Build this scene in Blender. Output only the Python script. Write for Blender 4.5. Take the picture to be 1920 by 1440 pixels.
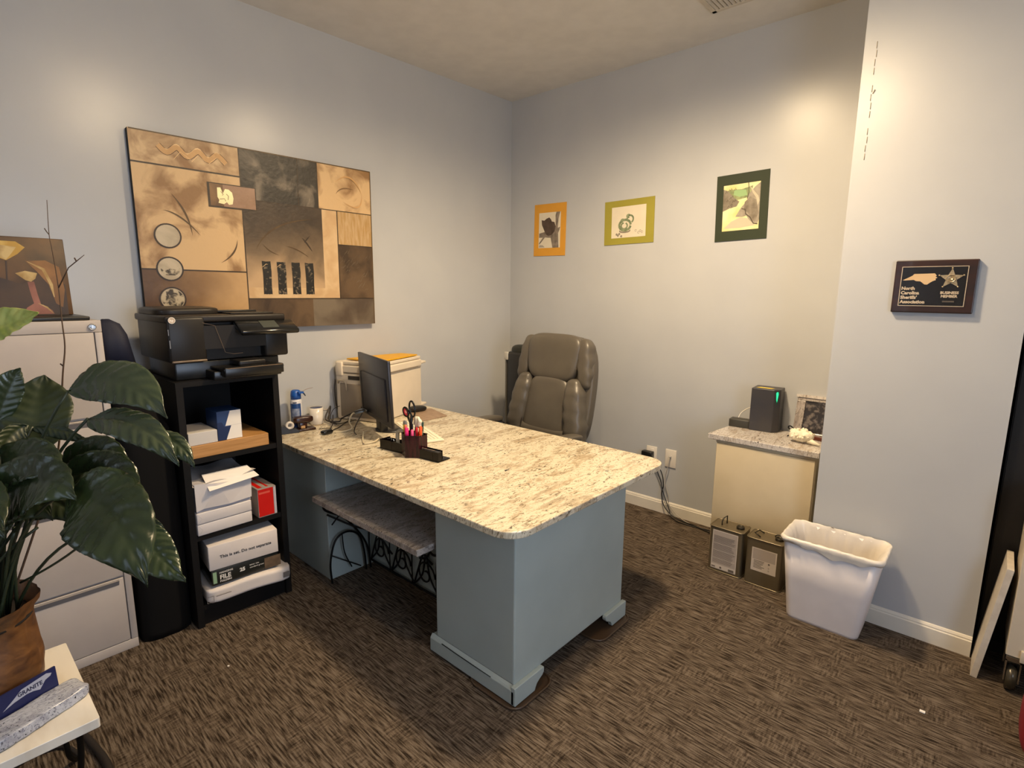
import bpy, bmesh, math, random
from mathutils import Vector, Matrix, Quaternion
R = math.radians
random.seed(7)
S = bpy.context.scene
COL = S.collection
for o in list(bpy.data.objects): bpy.data.objects.remove(o)

# ---------------------------------------------------------------- camera
cd = bpy.data.cameras.new('camera'); cam = bpy.data.objects.new('camera', cd); COL.objects.link(cam)
right = Vector((0.7425013, 0.6697912, 0.0084555)); up = Vector((-0.1193031, 0.1198119, 0.9856023)); fwd = Vector((-0.6591347, 0.7328198, -0.1688687))
mw = Matrix((right, up, -fwd)).transposed().to_4x4(); mw.translation = Vector((3.130, -3.449, 1.55))
cam.matrix_world = mw
cd.sensor_width = 36; cd.lens = 36 * 1012.93 / 1920; cd.clip_start = 0.05
S.camera = cam
# ---------------------------------------------------------------- colour, world, lights
S.view_settings.view_transform = 'Standard'; S.view_settings.look = 'None'; S.view_settings.gamma = 1
S.view_settings.use_curve_mapping = False; S.view_settings.exposure = 0.0
w = bpy.data.worlds.new('world'); S.world = w; w.use_nodes = True
w.node_tree.nodes['Background'].inputs[0].default_value = (0.55, 0.7, 1.0, 1); w.node_tree.nodes['Background'].inputs[1].default_value = 0.4
def area(name, loc, rot, sx, sy, power, col, spread=180, disk=False):
    l = bpy.data.lights.new(name, 'AREA'); l.energy = power; l.color = col; l.size = sx; l.spread = R(spread)
    if disk: l.shape = 'DISK'
    else: l.shape = 'RECTANGLE'; l.size_y = sy
    o = bpy.data.objects.new(name, l); COL.objects.link(o); o.location = loc; o.rotation_euler = rot; return o
WARM = (1.0, 0.76, 0.47); COOL = (0.66, 0.79, 1.0)
def bulb(name, loc, power, r, col):
    l = bpy.data.lights.new(name, 'POINT'); l.energy = power; l.color = col; l.shadow_soft_size = r
    o = bpy.data.objects.new(name, l); COL.objects.link(o); o.location = loc; return o
def spot(name, loc, power, r, col, ang, blend):
    l = bpy.data.lights.new(name, 'SPOT'); l.energy = power; l.color = col; l.shadow_soft_size = r; l.spot_size = R(ang); l.spot_blend = blend
    o = bpy.data.objects.new(name, l); COL.objects.link(o); o.location = loc; return o
spot('ceiling_lamp_desk', (1.85, -1.38, 3.0), 300, .11, WARM, 168, .75)
bulb('ceiling_lamp_front', (2.25, -2.40, 2.92), 44, .06, WARM)
area('window_daylight', (1.6, -5.16, 1.55), (R(90), 0, R(180)), 1.4, 1.2, 62, COOL)
area('side_window_daylight', (4.56, -2.9, 1.45), (R(90), 0, R(90)), 1.3, 1.4, 42, COOL)

# ---------------------------------------------------------------- materials
def lin(c): return tuple((x / 12.92 if x <= .04045 else ((x + .055) / 1.055) ** 2.4) for x in c)
def H(h): return lin(tuple(int(h[i:i+2], 16) / 255 for i in (0, 2, 4)))
MATS = {}
def mat(name, col, rough=.5, metal=0, spec=.5, col2=None, nscale=8, stretch=(1, 1, 1), contrast=(.35, .65), bump=0, bscale=None, detail=4, trans=0, emit=None, estr=0, alpha=1, coat=0, sss=0, dist=0):
    if name in MATS: return MATS[name]
    m = bpy.data.materials.new(name); m.use_nodes = True; nt = m.node_tree; N = nt.nodes; L = nt.links
    b = N['Principled BSDF']
    b.inputs['Base Color'].default_value = (*col, 1); b.inputs['Roughness'].default_value = rough; b.inputs['Metallic'].default_value = metal
    b.inputs['Specular IOR Level'].default_value = spec; b.inputs['Transmission Weight'].default_value = trans; b.inputs['Alpha'].default_value = alpha
    b.inputs['Coat Weight'].default_value = coat
    if emit: b.inputs['Emission Color'].default_value = (*emit, 1); b.inputs['Emission Strength'].default_value = estr
    tc = N.new('ShaderNodeTexCoord'); mp = N.new('ShaderNodeMapping'); L.new(tc.outputs['Object'], mp.inputs[0]); mp.inputs['Scale'].default_value = stretch
    if col2 is None: col2 = tuple(min(1, x * 0.93) for x in col)
    n = N.new('ShaderNodeTexNoise'); n.inputs['Scale'].default_value = nscale; n.inputs['Detail'].default_value = detail; n.inputs['Distortion'].default_value = dist; L.new(mp.outputs[0], n.inputs['Vector'])
    r = N.new('ShaderNodeValToRGB'); r.color_ramp.elements[0].position = contrast[0]; r.color_ramp.elements[1].position = contrast[1]
    r.color_ramp.elements[0].color = (*col, 1); r.color_ramp.elements[1].color = (*col2, 1)
    L.new(n.outputs['Fac'], r.inputs[0]); L.new(r.outputs[0], b.inputs['Base Color'])
    if bump:
        bn = N.new('ShaderNodeTexNoise'); bn.inputs['Scale'].default_value = bscale or nscale * 3; bn.inputs['Detail'].default_value = 3; L.new(mp.outputs[0], bn.inputs['Vector'])
        bp = N.new('ShaderNodeBump'); bp.inputs['Strength'].default_value = bump; bp.inputs['Distance'].default_value = .002
        L.new(bn.outputs['Fac'], bp.inputs['Height']); L.new(bp.outputs[0], b.inputs['Normal'])
    MATS[name] = m; return m

def granite(name, base, warm, dark, vein, scale=1.0, rot=-0.25):
    m = bpy.data.materials.new(name); m.use_nodes = True; nt = m.node_tree; N = nt.nodes; L = nt.links; b = N['Principled BSDF']
    b.inputs['Roughness'].default_value = .22; b.inputs['Specular IOR Level'].default_value = .5
    tc = N.new('ShaderNodeTexCoord')
    def mapped(sc, r=rot):
        mp = N.new('ShaderNodeMapping'); mp.inputs['Scale'].default_value = sc; mp.inputs['Rotation'].default_value = (0, 0, r); L.new(tc.outputs['Object'], mp.inputs[0]); return mp.outputs[0]
    def noise(v, s, d=6, dist=0, rough=.6):
        n = N.new('ShaderNodeTexNoise'); n.inputs['Scale'].default_value = s * scale; n.inputs['Detail'].default_value = d; n.inputs['Distortion'].default_value = dist; n.inputs['Roughness'].default_value = rough
        L.new(v, n.inputs['Vector']); return n.outputs['Fac']
    def ramp(f, p0, p1, a=0, c=1):
        r = N.new('ShaderNodeValToRGB'); r.color_ramp.elements[0].position = p0; r.color_ramp.elements[1].position = p1
        r.color_ramp.elements[0].color = (a, a, a, 1); r.color_ramp.elements[1].color = (c, c, c, 1); L.new(f, r.inputs[0]); return r.outputs[0]
    def mix(f, a, c):
        x = N.new('ShaderNodeMix'); x.data_type = 'RGBA'
        L.new(f, x.inputs[0])
        for s, v in ((6, a), (7, c)):
            if isinstance(v, tuple): x.inputs[s].default_value = (*v, 1)
            else: L.new(v, x.inputs[s])
        return x.outputs[2]
    v = mapped((2.4, .85, 1))
    c = mix(ramp(noise(v, 5.5, 9, 1.2, .68), .48, .62), base, warm)
    c = mix(ramp(noise(mapped((3.2, .7, 1)), 2.6, 8, 1.4, .7), .56, .70), c, tuple(x * .72 for x in warm))
    c = mix(ramp(noise(v, 24, 8, 2.2, .72), .54, .60), c, vein)
    c = mix(ramp(noise(mapped((4.2, 1.1, 1), rot + .15), 9, 8, 1.6, .7), .59, .66), c, tuple(x * .55 for x in vein))
    sp = N.new('ShaderNodeMath'); sp.operation = 'MULTIPLY'
    L.new(ramp(noise(mapped((1.7, 1, 1)), 42, 3), .62, .65), sp.inputs[0]); L.new(ramp(noise(v, 3.2, 3), .44, .58), sp.inputs[1])
    c = mix(sp.outputs[0], c, dark)
    L.new(c, b.inputs['Base Color']); MATS[name] = m; return m

def carpet():
    m = bpy.data.materials.new('carpet'); m.use_nodes = True; nt = m.node_tree; N = nt.nodes; L = nt.links; b = N['Principled BSDF']
    b.inputs['Roughness'].default_value = .95; b.inputs['Specular IOR Level'].default_value = .1
    tc = N.new('ShaderNodeTexCoord')
    def mp(sc):
        x = N.new('ShaderNodeMapping'); x.inputs['Scale'].default_value = sc; L.new(tc.outputs['Object'], x.inputs[0]); return x.outputs[0]
    def noise(v, s, d=3):
        n = N.new('ShaderNodeTexNoise'); n.inputs['Scale'].default_value = s; n.inputs['Detail'].default_value = d; L.new(v, n.inputs['Vector']); return n.outputs['Fac']
    def math_(op, a, c=None):
        x = N.new('ShaderNodeMath'); x.operation = op
        for i, q in enumerate((a, c)):
            if q is None: continue
            if isinstance(q, (int, float)): x.inputs[i].default_value = q
            else: L.new(q, x.inputs[i])
        return x.outputs[0]
    lines = noise(mp((13, 150, 1)), 1.0, 4)         # long loops running along x
    dash = noise(mp((120, 22, 1)), 1.0, 3)          # short cross dashes
    sel = noise(mp((1, 1, 1)), 8.5, 2)
    rs = N.new('ShaderNodeValToRGB'); rs.color_ramp.elements[0].position = .50; rs.color_ramp.elements[1].position = .60; L.new(sel, rs.inputs[0])
    h = N.new('ShaderNodeMix'); h.data_type = 'FLOAT'; L.new(rs.outputs[0], h.inputs[0]); L.new(lines, h.inputs[2])
    h2 = math_('MULTIPLY', math_('ADD', lines, dash), .5); L.new(h2, h.inputs[3])
    fib = noise(mp((1, 1, 1)), 260, 2)
    f = math_('ADD', math_('MULTIPLY', h.outputs[0], .85), math_('MULTIPLY', fib, .15))
    r = N.new('ShaderNodeValToRGB'); e = r.color_ramp.elements
    e[0].position = .38; e[0].color = (*H('271f18'), 1); e[1].position = .60; e[1].color = (*H('6f6356'), 1)
    x = e.new(.47); x.color = (*H('4a3f34'), 1); x = e.new(.53); x.color = (*H('5d5145'), 1)
    L.new(f, r.inputs[0]); L.new(r.outputs[0], b.inputs['Base Color'])
    bp = N.new('ShaderNodeBump'); bp.inputs['Strength'].default_value = .9; bp.inputs['Distance'].default_value = .006; L.new(f, bp.inputs['Height']); L.new(bp.outputs[0], b.inputs['Normal'])
    MATS['carpet'] = m; return m

# ---------------------------------------------------------------- mesh helpers
class MB:
    def __init__(s): s.v = []; s.f = []; s.mi = []; s.sm = []
    def add(s, vs, fs, mi=0, smooth=False, M=None):
        o = len(s.v)
        for p in vs:
            p = Vector(p); s.v.append(M @ p if M else p)
        for f in fs: s.f.append([i + o for i in f]); s.mi.append(mi); s.sm.append(smooth)
        return s
    def box(s, x0, x1, y0, y1, z0, z1, mi=0, M=None, c=0):
        if c <= 0:
            vs = [(x0,y0,z0),(x1,y0,z0),(x1,y1,z0),(x0,y1,z0),(x0,y0,z1),(x1,y0,z1),(x1,y1,z1),(x0,y1,z1)]
            return s.add(vs, [(0,3,2,1),(4,5,6,7),(0,1,5,4),(1,2,6,5),(2,3,7,6),(3,0,4,7)], mi, False, M)
        b = bmesh.new(); bmesh.ops.create_cube(b, size=1, matrix=Matrix.Translation(((x0+x1)/2,(y0+y1)/2,(z0+z1)/2)) @ Matrix.Diagonal((x1-x0,y1-y0,z1-z0,1)))
        bmesh.ops.bevel(b, geom=b.edges[:], offset=c, segments=2, profile=.5, affect='EDGES')
        b.verts.index_update(); s.add([v.co.copy() for v in b.verts], [[v.index for v in f.verts] for f in b.faces], mi, True, M); b.free(); return s
    def prism(s, poly, z0, z1, mi=0, M=None, smooth=False):
        n = len(poly); vs = [(x, y, z0) for x, y in poly] + [(x, y, z1) for x, y in poly]
        fs = [list(range(n))[::-1], list(range(n, 2*n))] + [(i, (i+1) % n, n+(i+1) % n, n+i) for i in range(n)]
        return s.add(vs, fs, mi, smooth, M)
    def tube(s, pts, r, n=8, mi=0, caps=True, closed=False, M=None):
        P = [Vector(p) for p in pts]; m = len(P); vs = []; fs = []
        rr = r if isinstance(r, (list, tuple)) else [r] * m
        prev = None
        for i in range(m):
            if closed: t = P[(i+1) % m] - P[i-1]
            else: t = P[min(i+1, m-1)] - P[max(i-1, 0)]
            if t.length < 1e-9: t = Vector((0, 0, 1))
            t.normalize()
            if prev is None:
                a = Vector((0, 0, 1)) if abs(t.z) < .9 else Vector((1, 0, 0)); u = t.cross(a).normalized()
            else: u = (prev - t * prev.dot(t)); u = u.normalized() if u.length > 1e-6 else t.orthogonal().normalized()
            prev = u; q = t.cross(u)
            for k in range(n):
                a = 2*math.pi*k/n; vs.append(P[i] + (u*math.cos(a) + q*math.sin(a)) * rr[i])
        for i in range(m if closed else m-1):
            j = (i+1) % m
            for k in range(n): fs.append((i*n+k, i*n+(k+1) % n, j*n+(k+1) % n, j*n+k))
        if caps and not closed: fs.append(tuple(range(n))[::-1]); fs.append(tuple((m-1)*n+k for k in range(n)))
        return s.add(vs, fs, mi, True, M)
    def lathe(s, prof, c=(0, 0, 0), n=24, mi=0, M=None, smooth=True):
        vs = []; fs = []; m = len(prof)
        for r, z in prof:
            for k in range(n):
                a = 2*math.pi*k/n; vs.append((c[0]+r*math.cos(a), c[1]+r*math.sin(a), c[2]+z))
        for i in range(m-1):
            for k in range(n): fs.append((i*n+k, i*n+(k+1) % n, (i+1)*n+(k+1) % n, (i+1)*n+k))
        fs.append(tuple(range(n))[::-1]); fs.append(tuple((m-1)*n+k for k in range(n)))
        return s.add(vs, fs, mi, smooth, M)
    def puff(s, c, h, e=4, n=10, mi=0, M=None, warp=None):      # superellipsoid cushion
        b = bmesh.new(); bmesh.ops.create_cube(b, size=2); bmesh.ops.subdivide_edges(b, edges=b.edges[:], cuts=n, use_grid_fill=True)
        vs = []
        for v in b.verts:
            x, y, z = v.co; k = (abs(x)**e + abs(y)**e + abs(z)**e) ** (1/e); p = Vector((x/k*h[0], y/k*h[1], z/k*h[2]))
            if warp: p = warp(p)
            vs.append(p + Vector(c))
        b.verts.index_update(); fs = [[v.index for v in f.verts] for f in b.faces]; b.free()
        return s.add(vs, fs, mi, True, M)
    def grid(s, fn, nu, nv, mi=0, M=None, smooth=True):
        vs = [fn(i/nu, j/nv) for j in range(nv+1) for i in range(nu+1)]
        fs = [(j*(nu+1)+i, j*(nu+1)+i+1, (j+1)*(nu+1)+i+1, (j+1)*(nu+1)+i) for j in range(nv) for i in range(nu)]
        return s.add(vs, fs, mi, smooth, M)

WM = {}
def thing(name, label, cat, loc=(0, 0, 0), rz=0, group=None):
    o = bpy.data.objects.new(name, None); COL.objects.link(o); o.empty_display_size = .1
    o.location = loc; o.rotation_euler = (0, 0, rz); WM[o.name] = Matrix.Translation(loc) @ Matrix.Rotation(rz, 4, 'Z')
    o['label'] = label; o['category'] = cat
    if group: o['group'] = group
    return o
def obj(name, mb, mats, parent=None, local=False, label=None, cat=None, group=None, kind=None, loc=None, flat=False, mod=None):
    me = bpy.data.meshes.new(name)
    W = WM.get(parent.name) if parent else None
    vs = mb.v
    if parent is not None and not local: I = W.inverted(); vs = [I @ v for v in vs]
    off = Vector((0, 0, 0))
    if parent is None:
        xs = [v.x for v in vs]; ys = [v.y for v in vs]; zs = [v.z for v in vs]
        off = Vector(((min(xs)+max(xs))/2, (min(ys)+max(ys))/2, min(zs))) if kind != 'structure' else off
        vs = [v - off for v in vs]
    me.from_pydata([tuple(v) for v in vs], [], mb.f)
    if not isinstance(mats, (list, tuple)): mats = [mats]
    for m in mats: me.materials.append(m)
    me.polygons.foreach_set('material_index', mb.mi); me.polygons.foreach_set('use_smooth', [False if flat else q for q in mb.sm]); me.update()
    o = bpy.data.objects.new(name, me); COL.objects.link(o)
    if parent is not None: o.parent = parent; WM[o.name] = W
    else: o.location = off; WM[o.name] = Matrix.Translation(off)
    if label: o['label'] = label
    if cat: o['category'] = cat
    if group: o['group'] = group
    if kind: o['kind'] = kind
    if mod == 'sub': q = o.modifiers.new('s', 'SUBSURF'); q.levels = 1; q.render_levels = 1
    if isinstance(mod, float): q = o.modifiers.new('b', 'BEVEL'); q.width = mod; q.segments = 2; q.limit_method = 'ANGLE'
    return o
def top(name, label, cat, mb, mats, group=None, **k): return obj(name, mb, mats, None, label=label, cat=cat, group=group, **k)
def struct(name, mb, mats, parent=None, **k): return obj(name, mb, mats, parent, kind=None if parent else 'structure', **k)
def text_mb(txt, size, M, mi=0, bold=0.0, depth=0.0006, align='LEFT', mb=None, squash=1):
    c = bpy.data.curves.new('t', 'FONT'); c.body = txt; c.size = size; c.offset = bold; c.extrude = depth; c.align_x = align; c.resolution_u = 2
    t = bpy.data.objects.new('t', c); COL.objects.link(t)
    me = bpy.data.meshes.new_from_object(t.evaluated_get(bpy.context.evaluated_depsgraph_get()))
    mb = mb or MB(); mb.add([Vector((v.co.x*squash, v.co.y, v.co.z)) for v in me.vertices], [list(p.vertices) for p in me.polygons], mi, False, M)
    bpy.data.objects.remove(t); bpy.data.curves.remove(c); bpy.data.meshes.remove(me); return mb
def frame(o, u, v):      # matrix whose local x,y map on u,v at origin o
    u = Vector(u).normalized(); v = Vector(v).normalized(); n = u.cross(v); m = Matrix((u, v, n)).transposed().to_4x4(); m.translation = Vector(o); return m
def bez(a, b, c, n=12):
    a, b, c = Vector(a), Vector(b), Vector(c); b2 = 2*b - (a+c)/2
    return [a*(1-t)**2 + b2*2*t*(1-t) + c*t*t for t in [i/n for i in range(n+1)]]
def smooth_path(pts, n=6):
    P = [Vector(p) for p in pts]; P = [P[0]] + P + [P[-1]]; out = []
    for i in range(1, len(P)-2):
        for k in range(n):
            t = k/n; a, b, c, d = P[i-1], P[i], P[i+1], P[i+2]
            out.append(.5*((2*b)+(c-a)*t+(2*a-5*b+4*c-d)*t*t+(-a+3*b-3*c+d)*t**3))
    out.append(P[-2]); return out
class Flat:                # printed / painted shapes on a plane, each layer a hair above the last
    def __init__(s, M, step=.00004, t0=.0003): s.M = M; s.mb = MB(); s.z = t0; s.step = step
    def poly(s, pts, mi): s.mb.add([(x, y, s.z) for x, y in pts], [list(range(len(pts)))], mi, False, s.M); s.z += s.step
    def rect(s, x0, y0, x1, y1, mi): s.poly([(x0, y0), (x1, y0), (x1, y1), (x0, y1)], mi)
    def disc(s, x, y, r, mi, n=28, ry=None): s.poly([(x+r*math.cos(2*math.pi*k/n), y+(ry or r)*math.sin(2*math.pi*k/n)) for k in range(n)], mi)
    def stroke(s, pts, w, mi, taper=False, closed=False):
        P = [Vector((x, y)) for x, y in pts]; n = len(P); vs = []; fs = []
        for i in range(n):
            t = (P[(i+1) % n] - P[i-1]) if closed else P[min(i+1, n-1)] - P[max(i-1, 0)]
            t = t.normalized() if t.length > 0 else Vector((1, 0)); q = Vector((-t.y, t.x)); ww = w/2 * (math.sin(math.pi*(i+.15)/(n-.7)) if taper else 1)
            a = P[i]+q*ww; b = P[i]-q*ww; vs += [(a.x, a.y, s.z), (b.x, b.y, s.z)]
        m = n if closed else n-1
        for i in range(m): j = (i+1) % n; fs.append((2*i, 2*i+1, 2*j+1, 2*j))
        s.mb.add(vs, fs, mi, False, s.M); s.z += s.step
    def text(s, t, x, y, size, mi, bold=0, align='LEFT', squash=1):
        text_mb(t, size, s.M @ Matrix.Translation((x, y, s.z)), mi, bold, 0.0001, align, s.mb, squash); s.z += s.step

# ---------------------------------------------------------------- palette
wallm = mat('wall_paint', H('b6b7b8'), .30, spec=.5, col2=H('b2b3b5'), nscale=3, bump=.05, bscale=160)
ceilm = mat('ceiling_paint', H('e2ddd4'), .8, spec=.2, bump=.05, bscale=200)
trimm = mat('trim_paint', H('dcd5c8'), .35)
carpetm = carpet()
black = mat('black_laminate', H('0a0807'), .6, spec=.25, col2=H('0e0b09'))
blackp = mat('black_plastic', H('1b1a19'), .35)
blackgloss = mat('black_gloss', H('121212'), .12)
white = mat('white_plastic', H('e6dfd0'), .4)
paper = mat('paper_white', H('e8e2da'), .8, spec=.2)
paperg = mat('paper_grey', H('b9b6bd'), .8, spec=.2)
chrome = mat('chrome', H('c8c8c8'), .2, metal=1)
bluepaint = mat('desk_blue_grey_paint', H('a2aba7'), .45, col2=H('9da6a2'), nscale=5)
gran = granite('granite_cream', H('dacfb7'), H('b3a185'), H('221a14'), H('85765f'), 1.0)
gran3 = granite('granite_brown_grey', H('a89f98'), H('8b8078'), H('1f1b19'), H('6a615b'), 1.6, .6)
gran2 = granite('granite_grey', H('c6bfb9'), H('a99c8e'), H('2b2522'), H('857b74'), 1.3, 1.3)

# ================================================================ room shell
ZC = 3.05; YP = -.526
struct('floor', MB().box(-.4, 4.7, -5.3, .1, -.05, 0), carpetm)
struct('ceiling', MB().box(-.4, 4.7, -5.3, .1, ZC, ZC+.05), ceilm)
struct('wall_left', MB().prism([(0, 0), (-.159, -5.3), (-.4, -5.3), (-.4, 0)], 0, ZC), wallm)
struct('wall_right', MB().box(-.4, 4.7, 0, .12, 0, ZC), wallm)
struct('wall_pier', MB().box(2.545, 3.200, YP, -.0005, 0, ZC), wallm)
struct('wall_side', MB().box(4.6, 4.7, -5.3, 0, 0, ZC), wallm)
wb = MB(); wb.box(-.15, .85, -5.3, -5.2, 0, ZC); wb.box(2.35, 4.6, -5.3, -5.2, 0, ZC); wb.box(.85, 2.35, -5.3, -5.2, 0, .9); wb.box(.85, 2.35, -5.3, -5.2, 2.2, ZC)
struct('wall_back', wb, wallm)
wf = MB()
for a in ((.85, .90, .9, 2.2), (2.30, 2.35, .9, 2.2), (.9, 2.3, .9, .95), (.9, 2.3, 2.15, 2.2), (1.58, 1.62, .95, 2.15)): wf.box(a[0], a[1], -5.26, -5.18, a[2], a[3])
win = struct('window_1', wf, trimm)
struct('glass_pane', MB().box(.9, 2.3, -5.225, -5.22, .95, 2.15), mat('glass', (.9, .95, 1), .02, trans=1), win)
wf = MB()
for a in ((-3.60, -3.55, .7, 2.2), (-2.25, -2.20, .7, 2.2), (-3.55, -2.25, .7, .75), (-3.55, -2.25, 2.15, 2.2), (-2.92, -2.88, .75, 2.15)): wf.box(4.565, 4.6, a[0], a[1], a[2], a[3])
win2 = struct('window_2', wf, trimm)
struct('glass_pane', MB().box(4.585, 4.59, -3.55, -2.25, .75, 2.15), mat('glass', (.9, .95, 1)), win2)
def skirt(name, p, q, n, off=.014):          # baseboard with a rounded cap, from p to q, thickness towards n
    p, q, n = Vector(p), Vector(q), Vector(n)
    prof = [(0, 0), (off, 0), (off, .070), (off*.72, .074), (off*.72, .080), (off*.35, .088), (0, .09)]
    mb = MB(); vs = [(a.x+n.x*d, a.y+n.y*d, z) for a in (p, q) for d, z in prof]; k = len(prof)
    mb.add(vs, [tuple(range(k)), tuple(range(k, 2*k))[::-1]] + [(i, i+k, (i+1) % k+k, (i+1) % k) for i in range(k)])
    return struct(name, mb, trimm)
skirt('baseboard_right', (0, 0), (2.545, 0), (0, -1))
skirt('baseboard_left', (-.159, -5.3), (0, 0), (.9995, -.03))
skirt('baseboard_pier', (2.545, YP), (3.200, YP), (0, -1))
skirt('baseboard_side', (3.2, 0), (4.6, 0), (0, -1))
# a raised paint drip and tape seam near the pier's top corner
dr = MB(); sp = [(2.592+.002*math.sin(i*1.9), YP-.0012, 2.62-i*.035) for i in range(15)]
for i, p in enumerate(sp):
    if i % 5 != 4: dr.tube([p, (p[0]-.0004, p[1], p[2]-.027)], .0011, 5)
dr.tube([(2.596, YP-.001, 2.41), (2.603, YP-.003, 2.425)], .0018, 5)
struct('trim_1', dr, mat('paint_drip', H('9a8a6c'), .4))
# ceiling vent
v = MB(); x0, x1, y0, y1 = 1.775, 2.125, -.74, -.34
for a in ((x0, x1, y0, y0+.022), (x0, x1, y1-.022, y1), (x0, x0+.022, y0, y1), (x1-.022, x1, y0, y1)): v.box(*a, ZC-.012, ZC-.001)
ventm = mat('vent_white_metal', H('c9bfae'), .4)
vt = thing('ceiling_vent', 'white slotted air vent set in the ceiling near the right wall', 'vent', ((x0+x1)/2, (y0+y1)/2, ZC-.012))
obj('frame', v, ventm, vt)
obj('backing', MB().box(x0+.02, x1-.02, y0+.02, y1-.02, ZC-.003, ZC-.0005), mat('vent_dark', H('241d16'), .9), vt)
n = 14
for i in range(n):
    x = x0+.03+i*(x1-x0-.06)/(n-1)
    obj('slat', MB().add([(x-.007, y0+.02, ZC-.010), (x-.006, y0+.02, ZC-.011), (x+.008, y0+.02, ZC-.004), (x+.007, y0+.02, ZC-.003), (x-.007, y1-.02, ZC-.010), (x-.006, y1-.02, ZC-.011), (x+.008, y1-.02, ZC-.004), (x+.007, y1-.02, ZC-.003)], [(0,1,2,3),(7,6,5,4),(0,4,5,1),(1,5,6,2),(2,6,7,3),(3,7,4,0)]), ventm, vt)

# ================================================================ desk
dk = thing('desk', 'large blue-grey painted desk with a speckled cream granite top', 'desk', (1.0, -1.6, 0))
def rrect(x0, x1, y0, y1, r, corners, n=8):
    pts = []
    for (cx, cy, a0, key) in ((x1-r, y0+r, -90, 'se'), (x1-r, y1-r, 0, 'ne'), (x0+r, y1-r, 90, 'nw'), (x0+r, y0+r, 180, 'sw')):
        if key in corners: pts += [(cx+r*math.cos(R(a0+90*i/n)), cy+r*math.sin(R(a0+90*i/n))) for i in range(n+1)]
        else: pts.append({'se': (x1, y0), 'ne': (x1, y1), 'nw': (x0, y1), 'sw': (x0, y0)}[key])
    return pts
tp = rrect(-.03, 1.982, -2.165, -1.0, .10, ('se', 'ne'))
tp = [(x, y) for x, y in tp]
ct = MB().prism(tp, .697, .725)
obj('countertop', ct, gran, dk, mod=.004)
def pedestal(x0, x1, y0, y1, z0):
    return MB().box(x0, x1, y0, y1, z0, .697)
obj('pedestal', pedestal(1.484, 1.930, -2.090, -1.315, .085), bluepaint, dk, mod=.006)
obj('pedestal', pedestal(.03, .598, -2.090, -1.315, .0), bluepaint, dk, mod=.004)
obj('modesty_panel', MB().box(.598, 1.484, -1.835, -1.815, .03, .697), bluepaint, dk)
# plinth along the front face
pl = MB(); prof = [(0, .0125), (.014, .0125), (.014, .070), (.009, .078), (0, .088)]
def moulding(mb, p, q, n, prof):
    p, q, n = Vector(p), Vector(q), Vector(n); k = len(prof)
    vs = [(a.x+n.x*d, a.y+n.y*d, z) for a in (p, q) for d, z in prof]
    mb.add(vs, [tuple(range(k)), tuple(range(k, 2*k))[::-1]] + [(i, i+k, (i+1) % k+k, (i+1) % k) for i in range(k)])
moulding(pl, (1.455, -2.089), (1.9405, -2.089), (0, -1), prof)
pl.box(1.458, 1.483, -2.0885, -2.02, .0125, .085)
obj('plinth', pl, bluepaint, dk, mod=.002)
# small dark split along the plinth
obj('plinth_crack', MB().tube([(1.53, -2.1015, .074), (1.62, -2.1025, .073), (1.72, -2.1025, .072), (1.82, -2.1015, .071)], .0022, 5), mat('crack_dark', H('1d2220'), .9), dk)
def bracket(ya, yb, sgn):     # bracket foot on the end face; curved side towards the middle
    L = yb-ya; pts = [(0, .0125), (0, .088), (L, .088), (L*1.01, .078), (L*1.0, .066), (L*.95, .056), (L*.85, .048), (L*.76, .038), (L*.71, .024), (L*.685, .0125)]
    if sgn < 0: pts = [(L-u, v) for u, v in pts][::-1]
    m = Matrix(((0, 0, 1, 1.926), (1, 0, 0, ya), (0, 1, 0, 0), (0, 0, 0, 1)))
    mb = MB(); mb.prism(pts, 0, .022, 0, m); return mb
obj('bracket_foot', bracket(-2.103, -1.93, 1), bluepaint, dk, mod=.003)
obj('bracket_foot', bracket(-1.475, -1.300, -1), bluepaint, dk, mod=.003)
pb = MB(); moulding(pb, (1.47, -1.316), (1.931, -1.316), (0, 1), prof); obj('plinth', pb, bluepaint, dk)
glide = mat('amber_glide', H('4b3929'), .4); 
for (a, b_, c, d) in ((1.74, 1.975, -1.56, -1.285), (1.70, 1.965, -2.118, -1.88)):
    g = MB().prism(rrect(a, b_, c, d, .05, ('se', 'ne', 'nw', 'sw'), 4), 0.0, .007)
    g.tube([(x, y, .008) for x, y in rrect(a, b_, c, d, .05, ('se', 'ne', 'nw', 'sw'), 4)], .0045, 6, closed=True)
    top('furniture_glide', 'brown furniture coaster under the desk foot at the far right corner' if c > -1.7 else 'brown furniture coaster under the nearest desk foot', 'coaster', g, glide, group='coasters under the desk feet')

# ---------------------------------------------------------------- wrought iron console in the kneehole
iron = mat('black_iron', H('141311'), .45, metal=.6)
ic = thing('iron_console', 'low granite shelf on black wrought iron scrolls in the desk kneehole', 'table', (1.03, -2.0, 0))
obj('granite_shelf', MB().prism([(.603, -2.172), (1.466, -2.172), (1.466, -1.84), (.603, -1.84)], .472, .502), gran3, ic, mod=.003)  # darker granite than the desk top stands in for the kneehole shadow
def spiral(cx, cz, r, a0, turns, n=26, y=-1.855, sg=1):
    return [(cx+sg*r*(1-.8*i/n)*math.cos(a0+turns*2*math.pi*i/n), y, cz+r*(1-.8*i/n)*math.sin(a0+turns*2*math.pi*i/n)) for i in range(n+1)]
def arc(p, n=6): return smooth_path(p, n)
yb = -1.855
obj('back_rail', MB().tube([(.62, yb, .045), (1.45, yb, .045)], .006, 6).tube([(.62, yb, .455), (1.45, yb, .455)], .006, 6), iron, ic)
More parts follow.
